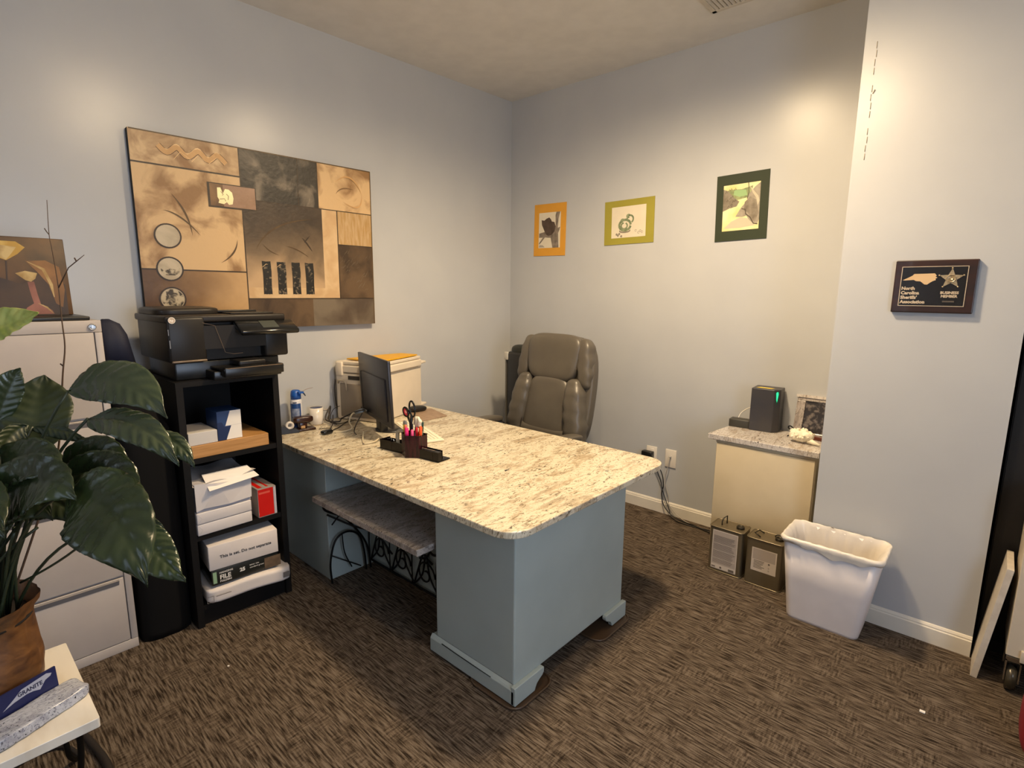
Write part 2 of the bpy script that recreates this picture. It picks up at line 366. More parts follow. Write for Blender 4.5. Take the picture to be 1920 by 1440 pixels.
for cx in (.735, .93, 1.125, 1.32):
    s = MB(); s.tube(spiral(cx-.05, .31, .10, R(-90), 1.5, y=yb), .006, 6); s.tube(spiral(cx+.05, .31, .10, R(-90), 1.5, y=yb, sg=-1), .006, 6)
    s.tube(arc([(cx-.10, yb, .05), (cx-.03, yb, .13), (cx, yb, .24), (cx+.03, yb, .13), (cx+.10, yb, .05)]), .005, 6)
    s.tube(arc([(cx-.11, yb, .45), (cx-.04, yb, .40), (cx, yb, .33), (cx+.04, yb, .40), (cx+.11, yb, .45)]), .005, 6)
    s.tube(arc([(cx-.115, yb, .05), (cx-.115, yb, .2), (cx-.09, yb, .45)]), .004, 6)
    s.tube(spiral(cx, .14, .075, 0, 1.3, y=yb-.004), .005, 6); s.tube(arc([(cx-.10, yb, .05), (cx-.02, yb, .25), (cx+.09, yb, .44)]), .005, 6)
    obj('scroll', s, iron, ic)
for x in (.635,):
    s = MB(); s.tube(arc([(x, -2.13, .47), (x, -2.12, .42), (x+.02, -2.03, .36), (x+.02, -1.95, .26), (x, -1.88, .14), (x, -1.86, .0)]), .006, 6)
    obj('end_frame', s, iron, ic)
    s = MB(); s.tube(arc([(x, -2.10, .0), (x, -2.105, .12), (x, -2.07, .235), (x, -2.0, .262), (x, -1.93, .22), (x, -1.90, .12), (x, -1.89, 0)]), .006, 6)
    obj('leg_arch', s, iron, ic)
    s = MB(); s.tube([(x, -2.10, .16), (x+.01, -1.93, .04)], .0035, 6).tube(arc([(x, -2.03, .26), (x, -2.02, .15), (x, -1.98, .05)]), .0035, 6); obj('brace', s, iron, ic)
s = MB()
s.tube(arc([(.65, -2.12, .40), (.72, -2.02, .33), (.80, -1.93, .28), (.86, -1.87, .16)]), .005, 6); s.tube(arc([(.66, -2.10, .34), (.70, -2.05, .42), (.75, -2.02, .45)]), .004, 6)
obj('cross_scroll', s, iron, ic); s = MB()
s.tube(arc([(1.40, -1.92, .46), (1.43, -1.90, .30), (1.42, -1.88, .14), (1.43, -1.87, .0)]), .006, 6)
obj('cross_scroll', s, iron, ic)

# ================================================================ bookcase and what it holds
BX, Y0, Y1 = .55, -2.725, -2.282
bc = thing('bookcase', 'tall black laminate bookcase with open shelves of paper and boxes', 'bookcase', (.27, -2.5, 0))
obj('side_panel', MB().box(.0, BX, Y0, Y0+.028, 0, 1.13), black, bc); obj('side_panel', MB().box(.0, BX, Y1-.028, Y1, 0, 1.13), black, bc)
obj('back_panel', MB().box(.0, .012, Y0+.028, Y1-.028, .0, 1.13), black, bc); obj('top_panel', MB().box(.0, BX, Y0, Y1, 1.13, 1.152), black, bc)
for z in (.080, .420, .780): obj('shelf', MB().box(.012, BX-.004, Y0+.028, Y1-.028, z, z+.024), black, bc)
obj('kickboard', MB().box(BX-.03, BX-.02, Y0+.028, Y1-.028, 0, .08), black, bc)
FX = lambda x, y, z: frame((x, y, z), (0, 1, 0), (0, 0, 1))         # face looking along +x
wood = mat('oak_veneer', H('b98a55'), .45, col2=H('a67844'), nscale=6, stretch=(1, 1, 14))
top('wooden_tray', 'flat oak-coloured wooden tray on the upper shelf of the bookcase', 'tray', MB().box(.22, .545, -2.690, -2.345, .8045, .862), wood, mod=.002)
top('paper_box', 'small white box lying on the left of the wooden tray', 'box', MB().box(.34, .540, -2.692, -2.572, .863, .920), mat('box_white_lid', H('c9c4bf'), .6), mod=.002)
bb = thing('ink_box', 'upright white and blue ink box standing on the wooden tray', 'box', (.48, -2.51, .863))
obj('carton', MB().box(.40, .535, -2.568, -2.462, .863, .998), mat('ink_box_blue', H('27406e'), .4), bb, mod=.001)
f = Flat(FX(.5352, -2.568, .863)); f.poly([(.058, .134), (.105, .134), (.105, .001), (.035, .001), (.060, .065), (.034, .065)], 0); obj('white_panel', f.mb, paper, bb)
f.mb = MB(); f.poly([(.0, .001), (.034, .001), (.058, .062), (.03, .062), (.02, .085), (0, .085)], 0); obj('navy_panel', f.mb, mat('ink_box_navy', H('1c2c55'), .4), bb)
f.mb = MB(); f.rect(.033, .0655, .105, .0665, 0); obj('seam_line', f.mb, paperg, bb)
for i, (z0, z1, lab) in enumerate(((.4445, .498, 'lowest white wrapped paper ream on the middle shelf'), (.4995, .552, 'second white wrapped paper ream up on the middle shelf'))):
    rm = thing('paper_ream', lab, 'paper', (.42, -2.57, z0), group='wrapped reams on the middle shelf')
    obj('wrapper', MB().box(.27, .552+.002*i, -2.692, -2.452, z0, z1, c=.004), mat('ream_wrapper', H('d9d2d0'), .55, bump=.2, bscale=30), rm)
    f = Flat(FX(.554+.002*i+.0003, -2.692, z0)); f.stroke([(.002, .003), (.02, .026), (.003, .050)], .0012, 0); obj('fold_crease', f.mb, paperg, rm)
rm = thing('open_ream', 'thick grey stack of loose paper with torn white wrapper on the reams', 'paper', (.42, -2.57, .553))
obj('sheets', MB().box(.27, .548, -2.688, -2.452, .553, .682), paperg, rm, mod=.002)
def fold(u, v): return (.26+.29*u, -2.694+.275*v, .688+.010*math.sin(3*v+1)*math.sin(4*u)+.006*math.sin(9*v+5*u)-(.035 if False else .0)*(u > .9))
obj('torn_wrapper', MB().grid(fold, 10, 12), mat('ream_wrapper', H('d9d2d0')), rm)
obj('paper_flap', MB().add([(.50, -2.640, .712), (.585, -2.640, .655), (.575, -2.415, .672), (.50, -2.44, .712), (.499, -2.640, .711), (.584, -2.640, .654), (.574, -2.415, .671), (.499, -2.44, .711)], [(0, 1, 2, 3), (7, 6, 5, 4), (0, 4, 5, 1), (1, 5, 6, 2), (2, 6, 7, 3), (3, 7, 4, 0)]), paper, rm)
obj('wrapper_side', MB().add([(.552, -2.69, .69), (.552, -2.69, .56), (.556, -2.66, .57), (.560, -2.55, .565), (.556, -2.45, .57), (.553, -2.445, .66), (.57, -2.60, .68)], [(0, 1, 2, 6), (2, 3, 6), (3, 4, 5, 6)]), mat('ream_wrapper', H('d9d2d0')), rm)
rb = thing('red_box', 'bright red and grey small box right of the paper reams', 'box', (.48, -2.375, .4445))
obj('carton', MB().box(.33, .545, -2.418, -2.328, .4445, .590), mat('box_grey_top', H('9b918c'), .5), rb, mod=.001)
f = Flat(FX(.5453, -2.418, .4445)); f.rect(.002, .004, .076, .142, 0); obj('red_panel', f.mb, mat('box_red', H('c8190f'), .4), rb)
f.mb = MB(); f.rect(.006, .118, .060, .128, 0); obj('red_highlight', f.mb, mat('box_red_highlight', H('dc5a4a'), .4), rb)  # paler red strip paints a highlight on the front face
f.mb = MB(); f.rect(.078, .004, .089, .140, 0); obj('grey_flap', f.mb, paperg, rb)
f = Flat(frame((.33, -2.418, .5902), (1, 0, 0), (0, 1, 0))); f.rect(.02, .01, .2, .03, 0); f.rect(.02, .05, .2, .06, 0); obj('top_stripes', f.mb, mat('box_red', H('c8190f')), rb)
def turned(cx, cy, a): return Matrix.Translation((cx, cy, 0)) @ Matrix.Rotation(R(a), 4, 'Z')
# set box
T_ = turned(.555, -2.66, -6)
sb = thing('long_carton', 'white carton printed This is set on top of the bottom shelf pile', 'box', (.45, -2.5, .262))
obj('carton', MB().box(-.26, .0, 0, .308, .262, .382, M=T_, c=.003), mat('carton_white', H('ddd3cd'), .7, bump=.2, bscale=14), sb)
f = Flat(T_ @ FX(.0006, 0, .262)); f.text('This is set. Do not separate', .046, .052, .0205, 0, .0004)
obj('printed_text', f.mb, mat('print_black', H('1d1917'), .7), sb)
T_ = turned(.555, -2.655, -5)
fb = thing('file_folder_box', 'black box of hanging file folders between two white cartons', 'box', (.45, -2.5, .186))
obj('carton', MB().box(-.26, .0, 0, .300, .186, .260, M=T_, c=.002), mat('file_box_dark', H('1f201c'), .35), fb)
f = Flat(T_ @ FX(.0004, 0, .186)); f.rect(.006, .010, .022, .066, 1)
f.text('HANGING', .034, .052, .0125, 0, .0003); f.text('FILE', .034, .024, .030, 0, .0009, squash=.95); f.text('FOLDERS', .034, .010, .0125, 0, .0003)
f.text('25', .122, .032, .024, 0, .0012); f.text('letter size', .166, .046, .011, 0); f.text('standard green', .166, .033, .011, 0); f.rect(.235, .004, .312, .060, 2)
obj('printed_face', f.mb, [paper, mat('label_green', H('8fae8a'), .5), mat('photo_brown', H('4a3b2a'), .6, col2=H('6a5540'), nscale=30)], fb)
T_ = turned(.572, -2.706, -5)
lb = thing('bottom_carton', 'wide white carton with worn edges at the bottom of the bookcase', 'box', (.45, -2.5, .1045))
def wob(p): return p + Vector((.006*math.sin(p.y*14), 0, .004*math.sin(p.y*20+1)))
obj('carton', MB().puff((-.14, .215, .142), (.14, .192, .036), 10, 8, 0, T_, wob), mat('carton_white', H('ddd3cd')), lb)
f = Flat(T_ @ FX(.0085, 0, .1045)); pg = mat('print_grey', H('6f6763'), .7); f.stroke([(.018, .022), (.045, .022), (.045, .050), (.018, .050)], .003, 0, closed=True); obj('printed_square', f.mb, pg, lb)
f.mb = MB(); f.rect(.055, .042, .12, .045, 0); obj('printed_line', f.mb, pg, lb)
f.mb = MB(); f.rect(.36, .022, .39, .05, 0); obj('printed_patch', f.mb, pg, lb)

# ---------------------------------------------------------------- black printer on the bookcase
pr = thing('printer', 'large black all-in-one printer on top of the bookcase', 'printer', (.33, -2.48, 1.152))
pm = mat('printer_body', H('1c1917'), .42, spec=.35); pm2 = mat('printer_dark', H('131211'), .3)
obj('base', MB().box(.13, .50, -2.705, -2.25, 1.152, 1.232, c=.006), pm2, pr)
bd = MB()
bd.box(.12, .552, -2.735, -2.588, 1.236, 1.43, c=.010); bd.box(.12, .552, -2.335, -2.222, 1.236, 1.40, c=.010); bd.box(.12, .50, -2.60, -2.32, 1.236, 1.40); bd.box(.3, .551, -2.60, -2.32, 1.288, 1.39)
obj('body', bd, pm, pr)
obj('ledge', MB().box(.545, .560, -2.728, -2.592, 1.237, 1.246, c=.003), mat('printer_ledge_reflection', H('6d5b48'), .3), pr)  # light brown colour paints the reflection along the ledge
obj('output_tray', MB().box(.40, .66, -2.565, -2.30, 1.196, 1.206, c=.003).box(.62, .665, -2.562, -2.303, 1.170, 1.212, c=.004), pm2, pr)
obj('paper_cassette', MB().box(.3, .60, -2.585, -2.285, 1.152, 1.192, c=.004), pm2, pr)
obj('tray_rim', MB().box(.662, .667, -2.55, -2.31, 1.207, 1.2105), mat('printer_ledge_reflection', H('6d5b48')), pr)
obj('output_flap', MB().box(.45, .61, -2.48, -2.36, 1.207, 1.232, c=.006), pm, pr)
ld = MB(); ld.box(.10, .545, -2.74, -2.225, 1.405, 1.436, c=.008)
obj('scanner_lid', ld, mat('printer_lid', H('231e1a'), .42, spec=.35), pr)
hm = MB().puff((.26, -2.60, 1.446), (.17, .135, .022), 5, 8); hm.box(.12, .50, -2.46, -2.26, 1.436, 1.443, c=.003)
obj('document_feeder', hm, mat('printer_lid', H('38302a')), pr)
obj('feeder_slot', MB().box(.36, .40, -2.56, -2.30, 1.440, 1.452, c=.003), pm2, pr)
cp = MB(); Mx = Matrix.Translation((.552, -2.33, 1.40)) @ Matrix.Rotation(R(28), 4, 'Y')
cp.box(-.02, .085, -.135, .135, -.02, .004, M=Mx, c=.008)
cpo = obj('control_panel', cp, mat('panel_gloss', H('151515'), .15), pr)
obj('screen', MB().box(.0, .06, -.03, .045, .0043, .0055, M=Mx), mat('panel_screen', H('3d4038'), .1), cpo)
f = Flat(FX(.5525, -2.715, 1.418)); f.disc(0, 0, .0135, 0); f.disc(0, 0, .0118, 1); 
f.text('hp', -.0085, -.005, .0155, 0, .0003)
obj('logo_badge', f.mb, [mat('badge_ring', H('efe9e0'), .3), mat('badge_inner', H('b9a58f'), .3)], pr)
f = Flat(FX(.553, -2.733, 1.30)); f.rect(.002, .0, .005, .035, 0); obj('side_trim', f.mb, chrome, pr); f = Flat(FX(.553, -2.733, 1.30)); f.rect(.0, .055, .0025, .08, 0); obj('side_trim', f.mb, chrome, pr)
f = Flat(FX(.556, -2.6, 1.24)); f.stroke([(.0, .165), (.05, .15), (.085, .03), (.12, .02), (.16, .022)], .002, 0); obj('panel_seam', f.mb, mat('seam_brown', H('5c4c3c'), .4), pr)

# ---------------------------------------------------------------- file cabinet
fc = thing('file_cabinet', 'beige grey four-drawer metal file cabinet behind the plant', 'cabinet', (.2, -3.4, 0))
fm = mat('cabinet_grey_beige', H('b3aaa4'), .45, col2=H('aea5a0'))
CY = -2.942; CL = -3.86
obj('carcass', MB().box(-.05, .463, CL, CY, 0.0, 1.4235), fm, fc, mod=.003)
dz = [(.045, .335), (.345, .685), (.695, 1.03), (1.04, 1.376)]
for i, (a, b) in enumerate(dz):
    d = obj('drawer', MB().box(.466, .480, CL+.03, CY-.028, a, b, c=.002), fm, fc)
    if i < 3:
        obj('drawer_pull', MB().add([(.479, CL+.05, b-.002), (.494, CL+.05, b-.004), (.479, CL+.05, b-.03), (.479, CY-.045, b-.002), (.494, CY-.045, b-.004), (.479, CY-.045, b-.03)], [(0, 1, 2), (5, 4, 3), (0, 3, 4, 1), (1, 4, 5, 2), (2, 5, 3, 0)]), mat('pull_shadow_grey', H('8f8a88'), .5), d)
obj('front_stile', MB().box(.462, .480, CY-.024, CY, .043, 1.377, c=.002), fm, fc)
obj('top_rail', MB().box(.462, .480, CL, CY, 1.378, 1.424, c=.002), fm, fc)
obj('base_rail', MB().box(.462, .480, CL, CY, .0, .042, c=.002), fm, fc)
lk = MB(); Ml = Matrix.Translation((.480, -2.972, 1.399)) @ Matrix.Rotation(R(90), 4, 'Y')
lk.lathe([(.0135, 0), (.0135, .004), (.011, .008), (.009, .008), (.009, .005), (.004, .005), (.004, .007), (.0, .007)], n=20, M=Ml); lk.box(-.0055, .0055, -.001, .001, .007, .0085, M=Ml)
obj('lock', lk, chrome, fc)
top('black_binder', 'flat black binder lying on the file cabinet under the picture', 'binder', MB().box(.12, .47, -3.42, -2.973, 1.4245, 1.440, c=.004), blackp)
# leaning painting
lp = thing('small_painting', 'brown painting of pale calla lilies leaning on the left wall', 'painting', (.3, -3.3, 1.4405))
Mp = frame((.30, -3.56, 1.442), (0, 1, 0), (-.10, 0, 1)) @ Matrix.Diagonal((1, 1, 1, 1))
obj('canvas', MB().box(0, .565, 0, .302, -.02, 0, M=Mp, c=.003), mat('canvas_brown', H('5e4020'), .5, col2=H('3a2614'), nscale=7), lp)
f = Flat(Mp, t0=.0006)
br = [mat('lily_dark', H('33241a'), .5, col2=H('45301c'), nscale=8), mat('lily_yellow', H('b08a34'), .5, col2=H('c9a95a'), nscale=18), mat('lily_pink', H('96604e'), .5, col2=H('7a4a3a'), nscale=12), mat('lily_brown', H('6e4a22'), .5, col2=H('8a6030'), nscale=10), mat('lily_cream', H('c2a870'), .5, col2=H('9a7a40'), nscale=20), mat('lily_orange', H('b5673a'), .5, col2=H('d08a58'), nscale=14)]
f.poly([(.0, .0), (.55, .0), (.552, .12), (.50, .17), (.42, .12), (.30, .17), (.0, .19)], 0)
f.poly([(.44, .21), (.50, .215), (.54, .19), (.548, .10), (.535, .03), (.515, .045), (.50, .12), (.47, .17)], 3)
f.stroke([(.445, .208), (.49, .18), (.508, .12), (.512, .07)], .012, 4, True)
f.poly([(.27, .285), (.42, .283), (.445, .262), (.42, .235), (.385, .210), (.34, .232), (.30, .262)], 1); f.poly([(.27, .272), (.37, .268), (.42, .262), (.40, .232), (.385, .212), (.345, .236), (.31, .26)], 4)
f.poly([(.405, .162), (.435, .172), (.47, .164), (.462, .142), (.448, .130), (.432, .136)], 4)
f.stroke([(.385, .21), (.378, .12), (.37, .04)], .005, 0); f.stroke([(.447, .13), (.452, .08), (.458, .04)], .02, 2)
f.poly([(.41, .004), (.425, .03), (.45, .048), (.475, .040), (.50, .018), (.505, .004)], 2); f.stroke([(.46, .046), (.485, .03), (.502, .006)], .006, 4, True)
f.poly([(.28, .03), (.315, .04), (.33, .065), (.318, .095), (.28, .11)], 5); f.poly([(.10, .2), (.24, .27), (.2, .17), (.13, .13)], 1); f.poly([(.05, .02), (.18, .03), (.22, .1), (.12, .12)], 2)
obj('painted_lilies', f.mb, br, lp)
# tall dark bag between cabinet and bookcase
db = thing('garment_bag', 'tall dark rounded bag with navy top between cabinet and bookcase', 'bag', (.42, -2.84, 0))
prof = [(0, .115, -2.826), (.03, .128, -2.826), (.3, .128, -2.826), (.7, .115, -2.828), (.95, .10, -2.838), (1.1, .070, -2.872), (1.25, .055, -2.888), (1.36, .048, -2.897), (1.405, .036, -2.905), (1.425, .012, -2.915)]
def bagsurf(a, b, cut0, cut1):
    mb = MB(); rows = [p for p in prof if cut0 <= p[0] <= cut1]; n = 20; vs = []; fs = []
    for z, hw, yc in rows:
        hx = .085 if z < 1.2 else .08*math.sqrt(max(.02, (1.43-z)/.23))
        for k in range(n):
            t = 2*math.pi*k/n; c, s_ = math.cos(t), math.sin(t); q = (abs(c)**4+abs(s_)**4)**(-.25); vs.append((.415+hx*c*q+.004*math.sin(k*2+z*9), yc+min(hw, .10)*s_*q, z))
    for j in range(len(rows)-1):
        for k in range(n): fs.append((j*n+k, j*n+(k+1) % n, (j+1)*n+(k+1) % n, (j+1)*n+k))
    fs.append(tuple(range(n))[::-1]); fs.append(tuple((len(rows)-1)*n+k for k in range(n))); return mb.add(vs, fs, 0, True)
obj('body', bagsurf(0, 0, 0, 1.25), mat('bag_black', H('090808'), .8, spec=.2), db); obj('navy_top', bagsurf(0, 0, 1.25, 1.5), mat('bag_navy', H('0c1129'), .7), db)

# ================================================================ large abstract canvas on the left wall
ua = Vector((.03, 1, 0)).normalized(); na = Vector((1, -.03, 0)).normalized()
Ma = frame(na*.04, ua, (0, 0, 1))                 # local x = distance along the wall, local y = height
pa = thing('abstract_canvas', 'large abstract canvas of tan and brown blocks on the left wall', 'painting', tuple(Ma @ Vector((-2.0, 1.33, 0))))
obj('canvas', MB().box(-2.655, -1.352, 1.330, 2.300, -.038, 0, M=Ma), mat('canvas_edge', H('1c1a18'), .7), pa)
def pm_(n, a, b, s=5, st=(1, 1, 1), c=(.38, .62)): return mat(n, H(a), .42, col2=H(b), nscale=s, stretch=st, contrast=c, detail=12, bump=.5, bscale=50, dist=.5)
AM = [pm_('paint_tan', '8a6640', 'c9aa80', 6.5, c=(.40, .56)), pm_('paint_tan_light', 'caa97c', '8a6740', 6, c=(.47, .64)), pm_('paint_charcoal', '28221b', '73685a', 7, c=(.50, .66)), pm_('paint_brown', '4a3019', '80603c', 6),
      pm_('paint_umber', '3a2a1a', '5f4a33', 6), pm_('paint_cream', 'cdb087', 'bd9c72', 9), pm_('paint_line', '2a1e12', '3a2a18', 20), pm_('paint_stripe', 'b89a70', 'a88550', 10, (1, 6, 1)),
      pm_('paint_black_scratch', '171511', '7a6c58', 45, c=(.55, .66)), pm_('paint_disc', 'a89a82', 'bcae96', 12), mat('gold_leaf', H('f0e3b0'), .3, metal=.3, col2=H('fff3c4')), pm_('paint_mauve', '8a6a50', '9c7c66', 6),
      pm_('paint_tan_mark', 'b98e58', 'c79c66', 9), pm_('paint_light_mark', 'dcb67e', 'e6c592', 9), pm_('paint_ochre', '4a3418', '55401f', 14), pm_('paint_fade', '85694a', 'a98458', 4), pm_('disc_speckle', '3a3022', 'b8aa90', 38, c=(.40, .56)), pm_('paint_grey_brown', '4d4034', '6f6353', 5)]
def gradient_paint(nm, ax, lo, hi, ca, cb, cm_):      # the square is painted dark above and fades to tan below
    m = pm_(nm, cb, cm_, 6); nt = m.node_tree; N = nt.nodes; L = nt.links; b = N['Principled BSDF']; src = b.inputs['Base Color'].links[0].from_socket
    tc = N.new('ShaderNodeTexCoord'); sx = N.new('ShaderNodeSeparateXYZ'); L.new(tc.outputs['Object'], sx.inputs[0]); nz = N.new('ShaderNodeTexNoise'); nz.inputs['Scale'].default_value = 4; nz.inputs['Detail'].default_value = 6; nz.inputs['Distortion'].default_value = 1; L.new(tc.outputs['Object'], nz.inputs['Vector'])
    a = N.new('ShaderNodeMath'); a.operation = 'MULTIPLY_ADD'; a.inputs[1].default_value = .30; L.new(nz.outputs['Fac'], a.inputs[0]); of = N.new('ShaderNodeMath'); of.inputs[1].default_value = .7 if ax == 'Y' else 0; L.new(sx.outputs[ax], of.inputs[0]); L.new(of.outputs[0], a.inputs[2])
    z0 = -1.33; r = N.new('ShaderNodeValToRGB'); r.color_ramp.elements[0].position = lo; r.color_ramp.elements[1].position = hi; r.color_ramp.elements[0].color = (*H(ca), 1); r.color_ramp.elements[1].color = (*H(cb), 1); e = r.color_ramp.elements.new((lo+hi)/2); e.color = (*H(cm_), 1)
    L.new(a.outputs[0], r.inputs[0]); mx = N.new('ShaderNodeMix'); mx.data_type = 'RGBA'; mx.inputs[0].default_value = .15; L.new(r.outputs[0], mx.inputs[6]); L.new(src, mx.inputs[7]); L.new(mx.outputs[2], b.inputs['Base Color']); return m
AM.append(gradient_paint('paint_square', 'Z', .40, .74, 'c4a47c', '30241a', '76624a')); AM.append(gradient_paint('paint_brown_block', 'Y', .24, .66, '462c16', 'bd9a6c', '80603c'))
f = Flat(Ma)
f.rect(-2.655, 2.150, -2.158, 2.300, 0); f.rect(-2.655, 1.645, -2.158, 2.150, 1); f.rect(-2.655, 1.330, -2.158, 1.645, 19)
f.rect(-2.158, 2.035, -1.716, 2.300, 2); f.rect(-2.158, 1.497, -1.597, 2.035, 5); f.rect(-1.716, 2.030, -1.352, 2.300, 1); f.rect(-1.597, 1.829, -1.352, 2.030, 7); f.rect(-1.597, 1.497, -1.352, 1.829, 4); f.rect(-2.158, 1.330, -1.352, 1.497, 17); f.rect(-2.158, 1.330, -1.78, 1.497, 4)
# left bottom block: dark at left, lighter to the right
# dark square fading downwards into tan
f.rect(-2.158, 1.56, -1.697, 2.035, 18)
f.stroke([(-2.655, 2.150), (-2.158, 2.148)], .008, 6); f.stroke([(-2.655, 1.645), (-2.158, 1.643)], .007, 6); f.stroke([(-2.158, 2.300), (-2.158, 1.330)], .006, 6)
f.stroke([(-2.158, 2.035), (-1.352, 2.031)], .005, 6); f.stroke([(-1.716, 2.300), (-1.716, 2.034)], .006, 6); f.stroke([(-1.835, 2.297), (-1.838, 2.036)], .006, 6); f.stroke([(-1.597, 2.030), (-1.597, 1.497)], .006, 6)
f.stroke([(-1.597, 1.829), (-1.352, 1.828)], .005, 6); f.stroke([(-2.158, 1.497), (-1.352, 1.497)], .006, 6)
f.stroke([(-2.65, 2.298), (-1.354, 2.298)], .006, 14); f.stroke([(-1.355, 2.298), (-1.355, 1.332)], .006, 14)
# little framed block with gold leaf
f.rect(-2.327, 1.975, -2.080, 2.101, 6); f.rect(-2.316, 1.984, -2.085, 2.096, 11); f.rect(-2.316, 1.984, -2.25, 2.096, 3)
for q in ([(-2.279, 2.078), (-2.262, 2.08), (-2.252, 2.05), (-2.24, 2.075), (-2.222, 2.074), (-2.205, 2.06), (-2.200, 2.03), (-2.206, 2.0), (-2.225, 1.995), (-2.235, 2.008), (-2.25, 1.996), (-2.277, 2.0), (-2.272, 2.015), (-2.280, 2.03)],): f.poly(q, 10)
for q in ([(-2.262, 2.06), (-2.25, 2.045), (-2.256, 2.04)], [(-2.27, 2.02), (-2.245, 2.024), (-2.24, 2.012)], [(-2.235, 2.05), (-2.225, 2.04), (-2.228, 2.02)]): f.stroke(q, .003, 3)
# waves in the top-left block
wv = lambda pts, o: [(x, y+o) for x, y in pts]
zz = [(-2.535, 2.243), (-2.498, 2.214), (-2.452, 2.244), (-2.407, 2.207), (-2.356, 2.242), (-2.311, 2.206), (-2.266, 2.238), (-2.225, 2.203)]
P_ = [(p.x, p.y) for p in smooth_path([(x, y, 0) for x, y in zz], 5)]
f.stroke(wv(P_, .0), .030, 3); f.stroke(wv(P_, .014), .006, 13, True); f.stroke(wv(P_, 0), .024, 14 if 0 else 12)
for a, b, c in (((-2.47, 2.186), (-2.437, 2.226), (-2.395, 2.196)), ((-2.39, 2.186), (-2.358, 2.222), (-2.32, 2.196)), ((-2.31, 2.190), (-2.27, 2.226), (-2.23, 2.196))): f.stroke([a, b], .006, 13, True); f.stroke([b, c], .004, 13, True)
def curve(a, b, c, w, mi): f.stroke([(p.x, p.y) for p in bez((*a, 0), (*b, 0), (*c, 0), 14)], w, mi, True)
curve((-2.497, 2.02), (-2.440, 1.930), (-2.415, 1.822), .009, 14); curve((-2.54, 1.936), (-2.46, 1.905), (-2.376, 1.822), .008, 14); curve((-2.196, 1.815), (-2.222, 1.744), (-2.288, 1.688), .009, 14)
curve((-2.098, 1.772), (-1.972, 1.902), (-1.750, 1.965), .010, 14); curve((-1.828, 1.853), (-1.800, 1.82), (-1.768, 1.776), .009, 6); curve((-1.818, 1.825), (-1.80, 1.846), (-1.778, 1.870), .007, 6); curve((-1.93, 1.80), (-1.86, 1.780), (-1.793, 1.742), .006, 14); curve((-2.06, 1.80), (-2.02, 1.765), (-1.97, 1.745), .005, 14)
for i, (x, y) in enumerate(((-2.528, 1.811), (-2.532, 1.648), (-2.532, 1.497))):
    f.disc(x, y, .0615, 6); f.disc(x, y, .054, 9)
    if i == 1: f.poly([(x-.042, y+.0), (x-.02, y-.008), (x, y+.002), (x+.03, y-.004), (x+.045, y+.006), (x+.04, y-.02), (x+.02, y-.032), (x-.02, y-.032), (x-.038, y-.02)], 16)
    if i == 2: f.disc(x, y, .050, 16)
for a, b in ((-2.072, -2.024), (-1.988, -1.938), (-1.902, -1.852), (-1.820, -1.768)):
    e = [(a, 1.522)] + [(a+(b-a)*k/6, 1.522+.002*(k % 2)) for k in range(1, 6)] + [(b, 1.522), (b-.001, 1.58), (b+.002, 1.65), (b-.001, 1.708), (a+.02, 1.706), (a-.001, 1.709), (a+.002, 1.62)]; f.poly(e, 8)
for x in (-2.045, -1.965): f.stroke([(x-.03, 1.672), (x-.005, 1.692), (x+.005, 1.69)], .004, 5, True)
rd = random.Random(3)
for k in range(26):
    x = -1.585+rd.random()*.20; y = 1.53+rd.random()*.26; s = .012+rd.random()*.02; f.stroke([(x-s, y-s*.7), (x, y+s*.3), (x+s*.4, y-s*.2), (x+s, y+s*.9)], .0028, 17, True)
curve((-1.60, 2.20), (-1.50, 2.24), (-1.42, 2.15), .010, 12); curve((-1.55, 2.09), (-1.45, 2.07), (-1.42, 2.15), .008, 12); curve((-1.60, 2.13), (-1.55, 2.17), (-1.47, 2.17), .006, 3)
obj('painted_blocks', f.mb, AM, pa)

# ================================================================ three mounted pictures on the right wall
def mounted(name, label, x0, x1, z0, z1, i0, i1, j0, j1, tilt, mountm, draw, pics):
    M = Matrix.Translation(((x0+x1)/2, -.0015, (z0+z1)/2)) @ Matrix.Rotation(R(tilt), 4, 'Y') @ frame((0, 0, 0), (1, 0, 0), (0, 0, 1))
    w_, h_ = (x1-x0)/2, (z1-z0)/2; cx, cz = (x0+x1)/2, (z0+z1)/2
    t = thing(name, label, 'picture', (cx, -.004, z0), group=None)
    obj('mount', MB().box(-w_, w_, -h_, h_, -.001, .003, M=M), mountm, t)
    f = Flat(M, t0=.0034); a, b, c, d = i0-cx, j0-cz, i1-cx, j1-cz
    f.rect(a, b, c, d, 0); draw(f, a, b, c-a, d-b); obj('print', f.mb, pics, t)
def bear(f, x, y, w_, h_):
    q = lambda pts: [(x+u*w_, y+v*h_) for u, v in pts]
    f.poly(q([(.80, 1), (.97, 1), (.90, .8), (.88, .55), (.99, .58), (.95, .48), (.90, .40), (.94, 0), (.66, 0), (.56, .30), (.62, .52), (.78, .62), (.76, .9)]), 2)
    f.poly(q([(.02, .42), (.30, .46), (.45, .36), (.72, .40), (.6, .28), (.30, .30), (.12, .16), (.03, .10), (.02, .14), (.2, .3), (.02, .30)]), 2)
    f.poly(q([(.12, .80), (.25, .78), (.35, .83), (.48, .86), (.56, .80), (.60, .74), (.72, .72), (.78, .60), (.74, .46), (.60, .36), (.44, .34), (.32, .40), (.24, .52), (.14, .66)]), 1)
    f.poly(q([(.02, .02), (.3, .02), (.2, .08), (.04, .09)]), 3)
